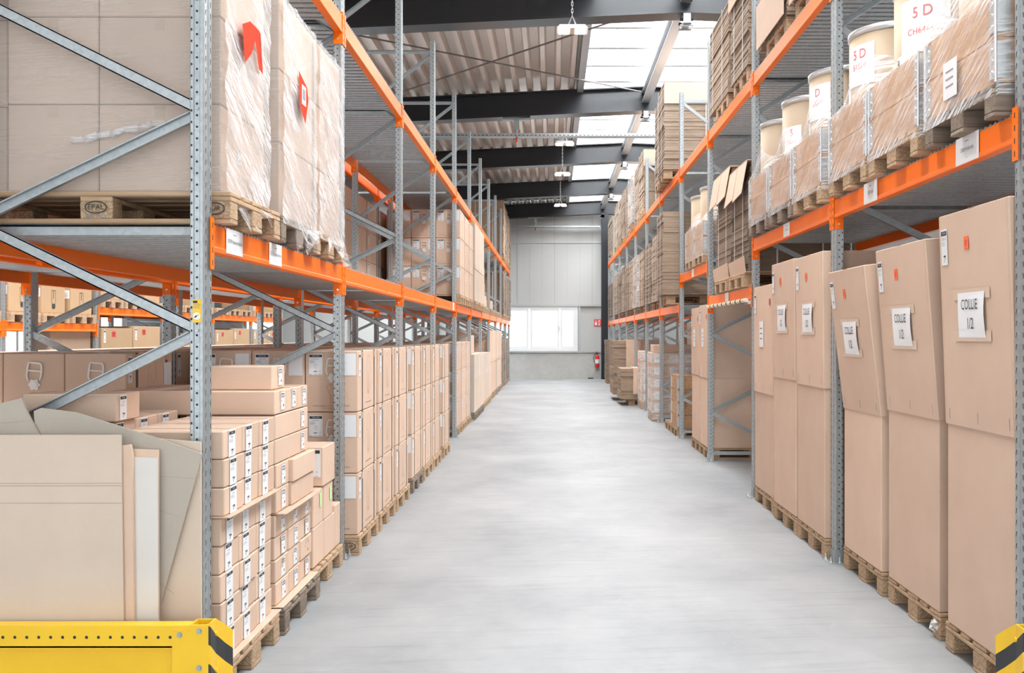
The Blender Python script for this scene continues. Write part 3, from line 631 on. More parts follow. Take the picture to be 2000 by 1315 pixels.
# ------------------------------------------------------------------ goods
def pallet_parts(kind):
    w = 'wood' if kind == 0 else 'wood_grey'; bl = 'chipwood' if kind == 0 else 'wood_grey'
    P = []
    ys = [(0, .145), (.1875, .2875), (.3275, .4725), (.5125, .6125), (.655, .8)]
    for i, (a, b) in enumerate(ys): P.append(('deck_board', (0, 1.2, a, b, .122, .144), w))
    for i, (a, b) in enumerate(((0, .145), (.5275, .6725), (1.055, 1.2))): P.append(('stringer_board', (a, b, 0, .8, .1, .122), w))
    for a, b in ((0, .145), (.5275, .6725), (1.055, 1.2)):
        for c, d in ((0, .1), (.3275, .4725), (.7, .8)): P.append(('block', (a, b, c, d, .022, .1), bl))
    for c, d in ((0, .1), (.3275, .4725), (.7, .8)): P.append(('runner', (0, 1.2, c, d, 0, .022), w))
    return P
NPAL = 0
def pallet(x, y, z, d, label, kind=0, detail=True, group='wooden pallets', marks=()):
    """x = aisle edge, the pallet runs away from it in direction d; y = its near edge"""
    loc = (x, y + (.8 if d < 0 else 0), z); rot = (0, 0, 0 if d > 0 else PI)
    if not detail:
        def f(mb):
            for nm, bx, m in pallet_parts(kind): mb.box(*bx, m)
        return tag(O('pallet', cached(('palfar', kind), f), None, loc, rot), label, 'pallet', group)
    r = T('pallet', label, 'pallet', loc, rot, group)
    for i, (nm, bx, m) in enumerate(pallet_parts(kind)):
        me = cached(('pp', kind, nm, i), lambda mb: mb.cbox(*bx, .004, m, .0015))
        o = O(nm, me, r, (0, 0, 0))
    for (bt, face) in marks:
        mb = MB(); n = 20; rr = [(.048 * math.cos(2 * PI * i / n), .026 * math.sin(2 * PI * i / n)) for i in range(n + 1)]
        line(mb, FY, rr, .005, 'ink', .003); text(mb, FY, bt, .034, 0, 0, 'ink', .003)
        if face == 'mid': text(mb, FY, '081-2-13', .026, 0, -.042, 'ink_grey', .003); o = O('stamp', mb.me(), r, (.6, .802 if d < 0 else -.002, .072), (0, 0, PI if d < 0 else 0))
        else: o = O('stamp', mb.me(), r, (.075, .802 if d < 0 else -.002, .066), (0, 0, PI if d < 0 else 0))
        o['label'] = 'burnt-in black stamp'
    return r
def carton_mesh(lx, ly, lz, m='kraft', style='plain'):
    def f(mb):
        c = .005; mb.cbox(-lx / 2, lx / 2, -ly / 2, ly / 2, 0, lz, c, m, .0006)
        if style == 'x':     # top seam along x with tape
            mb.box(-lx / 2 + .01, lx / 2 - .01, -.001, .001, lz, lz + .0006, 'seam'); mb.box(-lx / 2 + .005, lx / 2 - .005, -.025, .025, lz + .0004, lz + .001, 'tape')
            for s in (-1, 1): mb.box(s * (lx / 2 + .0003), s * (lx / 2 + .0010), -.025, .025, lz - .06, lz - .004, 'tape')
        elif style == 'y':
            mb.box(-.001, .001, -ly / 2 + .01, ly / 2 - .01, lz, lz + .0006, 'seam'); mb.box(-.025, .025, -ly / 2 + .005, ly / 2 - .005, lz + .0004, lz + .001, 'tape')
            for s in (-1, 1): mb.box(-.025, .025, s * (ly / 2 + .0003), s * (ly / 2 + .001), lz - .06, lz - .004, 'tape')
        elif style == 'big':
            mb.box(-.0015, .0015, -ly / 2 + .01, ly / 2 - .01, lz, lz + .0008, 'seam'); mb.box(-.03, .03, -ly / 2 + .005, ly / 2 - .005, lz + .0004, lz + .001, 'tape')
            F = (Vector((0, -ly / 2, 0)), Vector((1, 0, 0)), Vector((0, 0, 1)), Vector((0, -1, 0)))
            text(mb, F, 'Kaltschutzgeräte aus dem Hause Wassertechnik', .0145, .0, .045, 'print', .001, .95); text(mb, F, 'www.wassersysteme.de', .014, .0, .028, 'print', .001)
            line(mb, F, [(-.03, .19), (.0, .2), (.04, .19), (.06, .15), (.075, .11), (.06, .08), (.07, .075), (.02, .07), (-.005, .065), (-.01, .12), (-.035, .18), (-.03, .19)], .0018, 'print', .001)
            for k in range(4): line(mb, F, [(.03, .10 + .014 * k), (.05, .10 + .014 * k)], .0015, 'print', .001)
            for s in (1, -1):
                F = (Vector((s * lx / 2, 0, 0)), Vector((0, s, 0)), Vector((0, 0, 1)), Vector((s, 0, 0)))
                line(mb, F, [(.07 * math.cos(a) + .03, .26 + .15 * math.sin(a)) for a in [k * .45 for k in range(12)]], .003, 'print', .001)
                line(mb, F, [(.02, .3), (.0, .22), (.03, .2), (.01, .14), (.05, .12), (.06, .18), (.05, .26)], .003, 'print', .001)
                text(mb, F, 'Kaltschutzgeräte Wassertechnik', .018, .03, .05, 'print', .001)
    return cached(('ct', round(lx, 3), round(ly, 3), round(lz, 3), m, style), f)
def carton(x0, x1, y0, y1, z0, z1, label, group=None, m='kraft', style='plain', name='carton', rot=0, cat='carton'):
    o = O(name, carton_mesh(x1 - x0, y1 - y0, z1 - z0, m, style), None, ((x0 + x1) / 2, (y0 + y1) / 2, z0), (0, 0, rot))
    return tag(o, label, cat, group)
def handle_mesh(mb):
    r = .0065; o = -.008
    mb.path([(-.038, o, -.03), (-.048, o, .0), (-.043, o, .05), (-.036, o, .082), (-.028, o, .088), (.034, o, .082), (.044, o, .074), (.046, o, .04), (.042, o, .0), (.033, o, -.025)], r, 'white_plastic', 6)
    mb.tube((-.044, o, .038), (.045, o, .032), r * .9, 'white_plastic', 6)
def knob_mesh(mb):
    n = 48; pts = [(.033 * (1 + .13 * math.cos(6 * 2 * PI * i / n)) * math.cos(2 * PI * i / n), -.052 + .033 * (1 + .13 * math.cos(6 * 2 * PI * i / n)) * math.sin(2 * PI * i / n)) for i in range(n)]
    mb.prism(pts, -.014, -.001, 'white_plastic', ax=1)
    vs = [(.021 * math.cos(2 * PI * i / 20), -.014 - .006 * h, -.052 + .021 * math.sin(2 * PI * i / 20)) for h in (0, 1) for i in range(20)]
    mb.add(vs, [tuple(range(20, 40))] + [(i, (i + 1) % 20, 20 + (i + 1) % 20, 20 + i) for i in range(20)], 'white_plastic')
def strap_v(mb, lx, lz):   # strap over the top and down both x faces, widened by painted gap shadow
    for s in (-1, 1): mb.box(s * (lx / 2), s * (lx / 2 + .0025), -.015, .015, 0.002, lz + .002, 'strap_with_shadow')
    mb.box(-lx / 2, lx / 2, -.015, .015, lz, lz + .0025, 'strap_with_shadow')
    for s in (-1, 1): mb.box(s * (lx / 2 + .0024), s * (lx / 2 + .006), -.024, .024, lz - .055, lz - .01, 'tape')
BX, BZ = .388, .448
def big(xc, y0, z, ly, side, lab, group, near, aisle, far=False, bare=False):
    """large strapped carton; xc = centre, side = +1 if its aisle lies at +x"""
    c = carton(xc - BX / 2 + .003, xc + BX / 2 - .003, y0, y0 + ly, z, z + BZ - .004, lab, group, 'kraft', 'big', 'strapped_carton', 0, 'strapped carton')
    c['label'] = lab
    if near:
        f = -ly / 2 - .001
        O('carry_handle', cached('hd', handle_mesh), c, (.01, f, .30))['label'] = 'white plastic carry handle'; O('handle_knob', cached('kn', knob_mesh), c, (.01, f, .30))['label'] = 'white plastic flower-shaped knob'
        if not bare: sticker(c, 'data', '-y', (-.115, f, .345), .10, .155); sticker(c, 'blank', '-y', (.128, f, .345), .10, .16)
    if aisle:
        s = side; fx = s * (BX / 2 - .002)
        sticker(c, 'label', '+x' if s > 0 else '-x', (fx, -ly / 2 + .06, .34), .06, .17)
        if bare: sticker(c, 'blank', '+x' if s > 0 else '-x', (fx, ly / 2 - .09, .29), .13, .16)
        if not far or bare:
            for yy in (-ly * .28, ly * .36): O('strap', cached(('strap', round(ly, 2)), lambda mb: strap_v(mb, BX - .006, BZ - .004)), c, (0, yy, 0))
    return c
LAY = ['bottom', 'middle', 'top', 'fourth']; PN = ['nearest', 'middle', 'far']
COLN = ['at the aisle', 'in the middle', 'at the back']
def big_bay(row, n, xa, d, ys, zbase, lvl, layers=3, near=(0,), ly=.76, detail=True, rows=ROWN, bare=False, kinds=(0, 0, 0)):
    """pallets of large strapped cartons; xa = aisle face of the cartons, goods run to xa + d*1.16"""
    for i, y in enumerate(ys):
        pn = PN[i] if len(ys) == 3 else (('nearer', 'farther')[i] if len(ys) == 2 else 'single')
        pallet(xa - d * .012, y, zbase, d, f'wooden pallet under strapped cartons, {pn} in {ORD[n]} {lvl} bay of the {rows[row]}', kinds[i % 3], detail, marks=(('EUR', 'edge'),) if (row, n, i, lvl) == ('L1', 1, 0, 'floor') else ())
        for c in range(3):
            for l in range(layers):
                isn = i in near
                g = 'large strapped brown cartons'
                big(xa + d * (c + .5) * BX, y + .015 + RND.uniform(-.006, .006), zbase + .146 + l * BZ, ly, -d, f'strapped carton, {LAY[l]} layer {COLN[c]}, {pn} pallet, {ORD[n]} {lvl} bay, {rows[row]}'.replace('rack behind the left aisle rack', 'rear left rack').replace('rack across the far left aisle', 'far left rack'), g, isn, c == 0, not detail, bare)
def flat_stack(x0, x1, y0, y1, z0, z1, label, m='board_edge', straps='strap_white', bund=.17, jit=.012, group='stacks of flattened cartons', flap=None, seed=0, filmed=False):
    rn = random.Random(seed * 17 + 3); cx, cy = (x0 + x1) / 2, (y0 + y1) / 2
    r = T('flattened_carton_stack', label, 'cardboard stack', (cx, cy, z0), (0, 0, 0), group)
    hx, hy = (x1 - x0) / 2, (y1 - y0) / 2; z = 0; H = z1 - z0; k = 0
    nb = max(1, round(H / bund)); bh = H / nb
    for b in range(nb):
        mb = MB(); ox, oy = rn.uniform(-jit, jit), rn.uniform(-jit, jit); ns = max(3, int(bh / .024)); t = bh / ns
        for s in range(ns):
            a, c = rn.uniform(-.006, .006), rn.uniform(-.006, .006)
            mb.box(-hx + ox + a, hx + ox + a, -hy + oy + c, hy + oy + c, s * t, (s + 1) * t - .0015, m)
        O('bundle', mb.me(), r, (0, 0, b * bh))
    if straps:
        for fx in (-.45, .45):
            mb = MB(); w = .008
            mb.box(fx * hx - w, fx * hx + w, -hy - .021, -hy - .019, 0, H + .004, straps); mb.box(fx * hx - w, fx * hx + w, -hy - .02, hy + .02, H + .002, H + .004, straps); O('strap', mb.me(), r)
        for fy in (-.5, .5):
            mb = MB(); w = .008
            for s in (-1, 1): mb.box(s * (hx + .019), s * (hx + .021), fy * hy - w, fy * hy + w, 0, H + .004, straps)
            O('strap', mb.me(), r)
    if flap:
        mb = MB(); mb.cbox(-hx if z0 > 2 else -hx * .52, hx, -hy - .03, -hy - .024, H - flap, H + .01, .001, 'kraft'); O('cover_board', mb.me(), r)
        mb = MB(); mb.cbox(-hx if z0 > 2 else -hx * .52, hx, -hy - .03, hy, H + .005, H + .012, .001, 'kraft'); O('cover_board', mb.me(), r)
    return r
def film_box(r, x0, x1, y0, y1, z0, z1, m, name='stretch_film', bulge=.012, seed=1):
    rn = random.Random(seed); mb = MB(); n = 10; nz = 14; vs = []; per = []
    for a, b in (((x0, y0), (x1, y0)), ((x1, y0), (x1, y1)), ((x1, y1), (x0, y1)), ((x0, y1), (x0, y0))):
        for k in range(n): per.append((a[0] + (b[0] - a[0]) * k / n, a[1] + (b[1] - a[1]) * k / n))
    cx, cy = (x0 + x1) / 2, (y0 + y1) / 2; L = len(per)
    for j in range(nz + 1):
        for i, (x, y) in enumerate(per):
            q = 0 if i % n == 0 else rn.uniform(0, bulge); dx = (x - cx) / max(.01, (x1 - x0) / 2); dy = (y - cy) / max(.01, (y1 - y0) / 2)
            vs.append((x + q * (1 if dx > .99 else -1 if dx < -.99 else 0), y + q * (1 if dy > .99 else -1 if dy < -.99 else 0), z0 + (z1 - z0) * j / nz))
    fs = [(j * L + i, j * L + (i + 1) % L, (j + 1) * L + (i + 1) % L, (j + 1) * L + i) for j in range(nz) for i in range(L)]
    mb.add(vs, fs, m); o = O(name, mb.me(True), r); return o

# --- left rack, floor, nearest bay
pallet(-1.43, 4.40, 0, -1, 'wooden pallet under the first stack of small labelled cartons, left foreground')
pallet(-1.42, 5.27, 0, -1, 'dark weathered pallet under the second stack of small cartons, left foreground', 1)
pallet(-1.46, 6.12, 0, -1, 'wooden pallet beside the second left upright, under three mixed cartons', 0)
mb = MB(); mb.cbox(-1.2, 0, 0, .86, 0, .006, .001, 'kraft'); tag(O('cardboard_sheet', mb.me(), None, (-1.43, 4.375, .146)), 'cardboard sheet between pallet and first small carton stack, left foreground', 'cardboard sheet')
mb = MB(); mb.cbox(-1.2, 0, 0, .80, 0, .006, .001, 'kraft'); tag(O('cardboard_sheet', mb.me(), None, (-1.43, 5.27, .146)), 'cardboard sheet on the dark weathered pallet, left foreground', 'cardboard sheet')
H1 = .127; RW = ['bottom', 'second', 'third', 'fourth', 'fifth', 'sixth', 'seventh', 'top']
CN = ['nearest', 'middle', 'farthest']
for l in range(8):
    z = .153 + l * H1 + (.007 if l >= 5 else 0)
    for c in range(3):
        w = .262; y = 4.395 + c * (w + .004) + RND.uniform(-.002, .002); xf = -1.455 + RND.uniform(-.008, .004) - .012 * (l < 5)
        o = carton(xf - .46, xf, y, y + w, z, z + H1 - .003, f'small labelled carton, {RW[l]} of eight rows, {CN[c]} column, first pallet, left foreground', 'small labelled cartons on the first left pallet', 'kraft', 'x', 'small_carton', 0, 'small carton')
        sticker(o, 'label', '+x', (.231, -.04 + .02 * (c == 0), H1 / 2 - .002), .092, H1 - .005)
    if l in (4, 7) or True:
        for c in range(3):
            if l < 6 and c > 0: continue
            y = 4.395 + c * .266
            o = carton(-2.52, -1.96, y, y + .262, z + .035, z + .035 + H1 - .003, f'small carton behind the labelled ones, {RW[l]} row, {CN[c]} place, first left pallet', 'small cartons at the back of the first left pallet', 'kraft', 'x', 'small_carton', 0, 'small carton')
            if l == 7: sticker(o, 'label', '+x', (.281, -.04, H1 / 2), .08, H1 - .012)
mb = MB(); mb.cbox(-1.2, 0, 0, .82, 0, .006, .001, 'kraft'); tag(O('cardboard_sheet', mb.me(), None, (-1.425, 4.385, .153 + 5 * H1)), 'cardboard sheet sticking out between the fifth and sixth small carton rows', 'cardboard sheet')
for k, (x0, x1, y0, y1, z0, z1, lb) in enumerate(((-2.36, -1.94, 4.41, 4.66, 1.213, 1.337, 'small carton with white label lying on the first left stack, its near corner'),)):
    o = carton(x0, x1, y0, y1, z0, z1, lb, None, 'kraft', 'x'); sticker(o, 'label', '+x', ((x1 - x0) / 2 + .001, -.06, (z1 - z0) / 2), .07, z1 - z0 - .012)
# second pallet
for l in range(4):
    z = .153 + l * .121
    for c in range(3):
        y = 5.285 + c * .262
        o = carton(-2.0 - .03 * (l % 2), -1.475 + RND.uniform(-.006, .004), y, y + .255, z, z + .118, f'small square-labelled carton, {RW[l]} of four rows, {CN[c]} column, second left pallet', 'small square-labelled cartons on the second left pallet', 'kraft', 'x', 'small_carton', 0, 'small carton')
        sticker(o, 'small', '+x', (.264 + .012 * (l % 2), .02, .06), .075, .095)
mb = MB(); mb.cbox(-1.2, 0, 0, .80, 0, .006, .001, 'kraft'); tag(O('cardboard_sheet', mb.me(), None, (-1.42, 5.29, .64)), 'cardboard sheet sticking out halfway up the second left stack', 'cardboard sheet')
for l in range(2):
    z = .648 + l * .131
    o = carton(-2.05, -1.47, 5.28, 5.53, z, z + .128, f'labelled carton, {"lower" if l == 0 else "upper"} of two left of the plain pair, second left pallet', None, 'kraft', 'x'); sticker(o, 'small', '+x', (.291, .01, .064), .075, .1)
    carton(-2.05, -1.455 + .01 * l, 5.54, 6.04, z, z + .128, f'plain unlabelled carton, {"lower" if l == 0 else "upper"} of two on the second left pallet', None, 'kraft', 'y')
for l in range(2):
    z = .911 + l * .131
    o = carton(-1.95, -1.475, 5.28, 5.98, z, z + .128, f'long carton lying along the aisle, {"lower" if l == 0 else "upper"} of two, second left pallet', None, 'kraft', 'y'); sticker(o, 'small', '+x', (.239, .22, .068), .07, .095)
for c in range(3):
    y = 5.27 + c * .235
    o = carton(-2.36, -1.475, y, y + .23, 1.175, 1.302, f'very long carton pointing at the aisle, {CN[c]} of three side by side', 'three very long cartons side by side', 'kraft', 'x'); sticker(o, 'small', '+x', (.4435, .03, .066), .075, .095)
o = carton(-1.95, -1.515, 5.36, 5.61, 1.304, 1.432, 'single very long carton lying topmost on the second left pallet', None, 'kraft', 'x'); sticker(o, 'small', '+x', (.2185, .03, .066), .075, .095)
# third pallet
o = carton(-1.95, -1.47, 6.36, 6.70, .628, .88, 'square carton with large grey label on top of the third left pallet'); sticker(o, 'data', '-y', (.16, -.171, .15), .13, .18)
for k, (y0, y1, z0, z1, lb, nt_) in enumerate(((6.14, 6.40, .40, .622, 'upright carton with green note, nearer of two on the third left pallet', 1), (6.43, 6.68, .40, .625, 'upright carton with green note, farther of two on the third left pallet', 1), (6.14, 6.42, .15, .398, 'plain carton in the bottom layer, nearest on the third left pallet', 0), (6.44, 6.74, .15, .398, 'plain carton in the bottom layer, middle of the third left pallet', 0), (6.75, 6.92, .15, .44, 'narrow plain carton at the far end of the third left pallet', 0))):
    o = carton(-2.0, -1.48, y0, y1, z0, z1, lb)
    if nt_: sticker(o, 'note', '+x', (.262, .05, .15), .045, .09, .0).rotation_euler.y = 0
# floor, bays with large strapped cartons
big_bay('L1', 1, -1.41, -1, [7.19, 8.07, 8.95], 0, 'floor')
big_bay('L1', 2, -1.41, -1, [9.99, 10.87, 11.75], 0, 'floor', kinds=(1, 0, 0))
big_bay('L1', 3, -1.41, -1, [12.85], 0, 'floor', near=(0,))
big_bay('L1', 4, -1.50, -1, [15.6, 16.5, 17.38], 0, 'floor', detail=False)
for i in range(3):      # bay six and seven: tall narrow cartons with tape
    y = 18.5 + i * .86; pallet(-1.44, y, 0, -1, f'wooden pallet under tall plain cartons, {PN[i]} in the sixth floor bay of the left rack', 1, False)
    for c in range(3): o = carton(-1.45 - .39 * c - .38, -1.45 - .39 * c, y + .01, y + .78, .146, 1.24, f'tall plain carton with white tape, {COLN[c]}, {PN[i]} in the sixth floor bay, left', 'tall taped cartons far down the left rack', 'kraft_pale', 'y'); sticker(o, 'blank', '+x', (.192, -.1, .85), .09, .4) if c == 0 else None
    y = 21.3 + i * .86; pallet(-1.47, y, 0, -1, f'wooden pallet under tall plain cartons, {PN[i]} in the seventh floor bay of the left rack', 0, False)
    for c in range(3): o = carton(-1.48 - .39 * c - .38, -1.48 - .39 * c, y + .01, y + .78, .146, 1.20, f'tall plain carton with white tape, {COLN[c]}, {PN[i]} in the seventh floor bay, left', 'tall taped cartons far down the left rack', 'kraft_pale', 'y'); sticker(o, 'blank', '+x', (.192, .1, .8), .09, .4) if c == 0 else None
o = carton(-2.6, -1.62, 18.9, 20.6, 1.245, 1.60, 'large low carton with green strap lying on tall cartons, left rack', None, 'kraft', 'y')
mb = MB(); mb.box(-.35, -.335, -.853, -.85, 0, .356, 'strap_green'); mb.box(-.35, -.335, -.853, .853, .355, .358, 'strap_green'); O('strap', mb.me(), o)
def two_part(x0, x1, y0, y1, z0, zs, z1, label, group, name='tall_carton', m='kraft', lean=0.0, side=-1):
    """tall carton: lower tray and a slightly wider lid pulled over it; x0..x1 full width"""
    cx, cy = (x0 + x1) / 2, (y0 + y1) / 2; lx, ly = x1 - x0, y1 - y0
    r = T(name, label, 'carton', (cx, cy, z0), group=group)
    O('carton_body', carton_mesh(lx - .016, ly - .016, zs - z0 + .35 if abs(lean) < .03 else zs - z0 + .06, m), r)
    def lidf(mb):
        mb.cbox(-lx / 2, lx / 2, -ly / 2, ly / 2, 0, z1 - zs, .005, m, .001); mb.box(-lx / 2 + .02, lx / 2 - .02, -.0015, .0015, z1 - zs, z1 - zs + .001, 'seam'); mb.box(-lx / 2, lx / 2, -.035, .035, z1 - zs + .0005, z1 - zs + .0012, 'tape')
        for s in (-.42, 0, .42):
            for xx in (-lx / 2 - .001, lx / 2 + .001): mb.box(xx - .0005, xx + .0005, ly * s - .0015, ly * s + .0015, .03, .085, 'ink_grey')
        for sd in (-1, 1):
            for xx in (-lx / 2 - .001,): mb.box(xx - .0004, xx + .0004, sd * ly * .5 - sd * .02, sd * ly * .5 - sd * .0195, .0, z1 - zs, 'tape')
    lid = O('carton_lid', cached(('lid', round(lx, 3), round(ly, 3), round(z1 - zs, 3), m), lidf), r, (0, 0, zs - z0), (0, lean, 0))

    return r, lid
for i, y in enumerate((24.02, 24.68, 25.34, 26.0, 26.82, 27.48, 28.14, 28.8)):      # left floor bays eight and nine: tall two-part cartons
    if i % 2 == 0: pallet(-1.49, y, 0, -1, f'wooden pallet under tall lidded cartons, {ORD[i // 2]} along the far left floor', 0, False)
    r, l = two_part(-2.5, -1.5, y, y + .64, .146, .93, 1.72, f'tall lidded carton, {ORD[i]} in the row far down the left rack floor', 'tall lidded cartons far down the left rack')
for i, (y0, y1) in enumerate(((29.6, 31.1), (31.2, 32.1), (32.5, 33.4), (33.5, 34.7))):
    pallet(-1.5, y0, 0, -1, f'wooden pallet under flattened cartons, {ORD[i]} at the far end of the left floor', 0, False)
    flat_stack(-2.65, -1.5, y0, y1, .146, 1.5, f'stack of flattened brown cartons, {ORD[i]} at the far end of the left floor', 'board_edge_dark', seed=i + 40)

# --- left rack, first level: three film-wrapped pallets
WP = ['nearest', 'middle', 'farthest']
for i, (y0, y1, ly, kind) in enumerate(((4.44, 5.10, .66, 0), (5.30, 6.02, .72, 1), (6.10, 6.80, .70, 0))):
    zb = 2.098; pallet(-1.44 if i else -1.43, y0 - .03, zb, -1, f'wooden pallet under the {WP[i]} film-wrapped stack on the left shelf', kind, marks=(('EPAL', 'mid'), ('EUR', 'edge')) if i == 0 else ())
    xs = [(-2.03, -1.485), (-2.44, -2.035), (-2.62, -2.47)] if i == 0 else [(-2.05, -1.46), (-2.62, -2.055)]
    first = None
    for c, (a, b) in enumerate(xs):
        for l in range(3):
            z = zb + .146 + l * .393
            o = carton(a, b, y0 + (.05 if i == 0 and c == 2 else 0), y1, z, z + .39, f'wrapped carton, {LAY[l]} layer {COLN[c]}, {WP[i]} film-wrapped pallet on the left shelf', 'cartons wrapped in stretch film on the left shelf', 'kraft', 'y')
            if c == 0: sticker(o, 'small', '+x', ((b - a) / 2 + .001, -.08, .2), .05, .07)
    xe = xs[0][1]
    st = tag(O('stretch_film', None, None, (0, 0, 0)), f'clear stretch film around the {WP[i]} wrapped carton stack on the left shelf', 'stretch film', 'stretch film around the left shelf pallets')
    hs = film_box(st, xs[-1][0] - .02, xe + .012, y0 - .012, y1 + .012, zb + .12, zb + .146 + 1.18, 'stretch_film_light', 'film_layer', .006, i + 5)
    mb = MB(); n = 12; nz = 20; rn = random.Random(i)
    vs = [(xe + .022 + rn.uniform(0, .016), y0 - .01 + (y1 - y0 + .02) * a / n, zb + .10 + 1.22 * b / nz) for b in range(nz + 1) for a in range(n + 1)]
    mb.add(vs, [(b * (n + 1) + a, b * (n + 1) + a + 1, (b + 1) * (n + 1) + a + 1, (b + 1) * (n + 1) + a) for b in range(nz) for a in range(n)], 'stretch_film'); O('film_layer', mb.me(True), st)
    # torn tail hanging over the pallet edge
    mb = MB(); pts = []
    for k in range(9): pts.append((xe + .03 + rn.uniform(0, .05), y0 + .08 + k * (y1 - y0) / 10, zb + .12)); pts.append((xe + .05 + rn.uniform(-.02, .06), y0 + .1 + k * (y1 - y0) / 10, zb + rn.uniform(-.05, .09)))
    mb.add(pts, [(2 * k, 2 * k + 1, 2 * k + 3, 2 * k + 2) for k in range(8)], 'stretch_film_mid'); o = O('film_tail', mb.me(True), st)
    if i == 0:
        mb = MB(); c = [(-.16, .05), (-.04, .10), (.10, .10), (.13, .09), (.17, -.10), (.10, -.09), (.04, .03), (-.02, -.05), (-.12, -.12)]
        mb.add([P3(FY, a, b, .002) for a, b in c], [(0, 1, 7, 8), (1, 2, 6, 7), (2, 3, 4, 5), (2, 5, 6)], 'pouch_red'); text(mb, FY, 'Lieferschein', .035, .125, .01, 'ink', .004, .8, -1.4)
        o = O('document_pouch', mb.me(), st, (xe + .042, y0 + .33, 3.0), (0, 0, PI / 2)); o['label'] = 'orange document pouch'
        mb = MB()
        for k in range(7): mb.tube((-1.72 - .06 * k, y0 - .03, 2.545 - .012 * k + .01 * (k % 2)), (-1.78 - .06 * k, y0 - .035, 2.54 - .012 * k - .012 * (k % 2)), .012 + .004 * (k % 3), 'stretch_film', 7, .016)
        O('film_knot', mb.me(True), st)
    if i == 1:
        mb = MB(); mb.add([P3(FY, a, b, .002) for a, b in ((-.10, .10), (.09, .05), (.12, -.02), (.05, -.17), (-.06, -.10))], [(4, 3, 2, 1, 0)[::-1]], 'pouch_red'); plate(mb, FY, -.035, .055, -.07, .04, .001, 'paper', .003); plate(mb, FY, -.02, .04, -.04, .02, .001, 'ink_grey', .0042)
        o = O('document_pouch', mb.me(), st, (xe + .044, y0 + .33, 2.98), (0, 0, PI / 2)); o['label'] = 'orange document pouch with white slip'
# level 1 further down
big_bay('L1', 4, -1.445, -1, [15.6, 16.48, 17.36], 2.098, 'shelf', detail=False)
for i, (y0, y1) in enumerate(((18.55, 19.6), (19.62, 20.3), (20.32, 21.0))):
    pallet(-1.43, y0 + .05, 2.098, -1, f'wooden pallet under lidded cartons, {PN[i]} in the sixth shelf bay, left rack', 0, False)
    two_part(-2.4, -1.44, y0, y1, 2.245, 2.85, 3.72, f'tall pale lidded carton, {PN[i]} on the sixth shelf bay of the left rack', 'tall lidded cartons on the left shelf', m='kraft_pale')
for i, (x0, x1, y0, y1, z1) in enumerate(((-2.3, -1.5, 21.3, 22.1, 2.75), (-2.3, -1.5, 21.4, 22.0, 3.0), (-2.3, -1.52, 22.3, 23.0, 2.5), (-2.2, -1.5, 24.2, 24.9, 2.45))):
    if i != 1: pallet(-1.49, y0, 2.098, -1, f'wooden pallet, {ORD[i]} in the seventh shelf bay area of the left rack', 0, False)
    carton(x0, x1, y0, y1, 2.245 if i != 1 else 2.755, z1 if i != 1 else 3.1, f'medium brown carton, {ORD[i]} in the sparse shelf area, left rack', None, 'kraft', 'y')
for i in range(4): pallet(-1.49, 25.1 + i * .82, 2.098, -1, f'empty wooden pallet, {ORD[i]} on the sparse shelf area of the left rack', 0, False)
for i, y0 in enumerate((29.55, 30.9, 32.4, 33.7)):
    pallet(-1.44, y0 + .1, 2.098, -1, f'wooden pallet under flattened cartons, {ORD[i]} at the far end of the left shelf', 0, False); flat_stack(-2.6, -1.45, y0, y0 + 1.2, 2.245, 3.48, f'stack of flattened brown cartons, {ORD[i]} at the far end of the left shelf', 'board_edge_dark', seed=i + 50)
    pallet(-1.44, y0 + .1, 3.89, -1, f'wooden pallet under flattened cartons, {ORD[i]} on the upper left shelf far end', 0, False); flat_stack(-2.6, -1.45, y0, y0 + 1.2, 4.036, 5.62 - .05 * i, f'tall stack of flattened brown cartons, {ORD[i]} on the upper left shelf far end', 'board_edge_dark' if i % 2 else 'kraft_brown', seed=i + 60)
# rear left rack
R2 = {'L2': 'rear left rack', 'L3': 'far left rack', 'L1': 'left aisle rack'}
big_bay('L2', 0, -2.67, -1, [6.2], 0, 'floor', rows=R2, detail=False, bare=True)
c_ = carton(-3.95, -2.75, 5.0, 6.15, .146, .9, 'wide low carton behind the small cartons, rear left rack', None, 'kraft', 'y')
for n, ys in ((1, [7.2, 8.1, 9.0]), (2, [10.0, 10.9, 11.75]), (3, [12.85, 13.7, 14.55])): big_bay('L2', n, -2.74, -1, ys, 0, 'floor', rows=R2, detail=False, near=())
big_bay('L2', 3, -2.72, -1, [12.85, 13.75, 14.6], 2.098, 'shelf', rows=R2, detail=False)
big_bay('L2', 4, -2.72, -1, [15.75, 16.6], 2.098, 'shelf', rows=R2, detail=False)
for i in range(3): carton(-3.7, -2.8, 10.0 + i * .9, 10.8 + i * .9, 4.04, 4.5, f'brown carton, {PN[i]} on the upper shelf of the rear left rack', None, 'kraft', 'y'); pallet(-2.75, 10.0 + i * .9, 3.89, -1, f'wooden pallet, {PN[i]} on the upper shelf of the rear left rack', 0, False)
for i in range(3): carton(-3.7, -2.8, 7.3 + i * .9, 8.1 + i * .9, 4.04, 4.75, f'tall carton, {PN[i]} on the upper shelf of the rear left rack above the wrapped pallets', None, 'kraft', 'y'); pallet(-2.75, 7.3 + i * .9, 3.89, -1, f'wooden pallet, {PN[i]} above the wrapped pallets, rear left rack', 0, False)
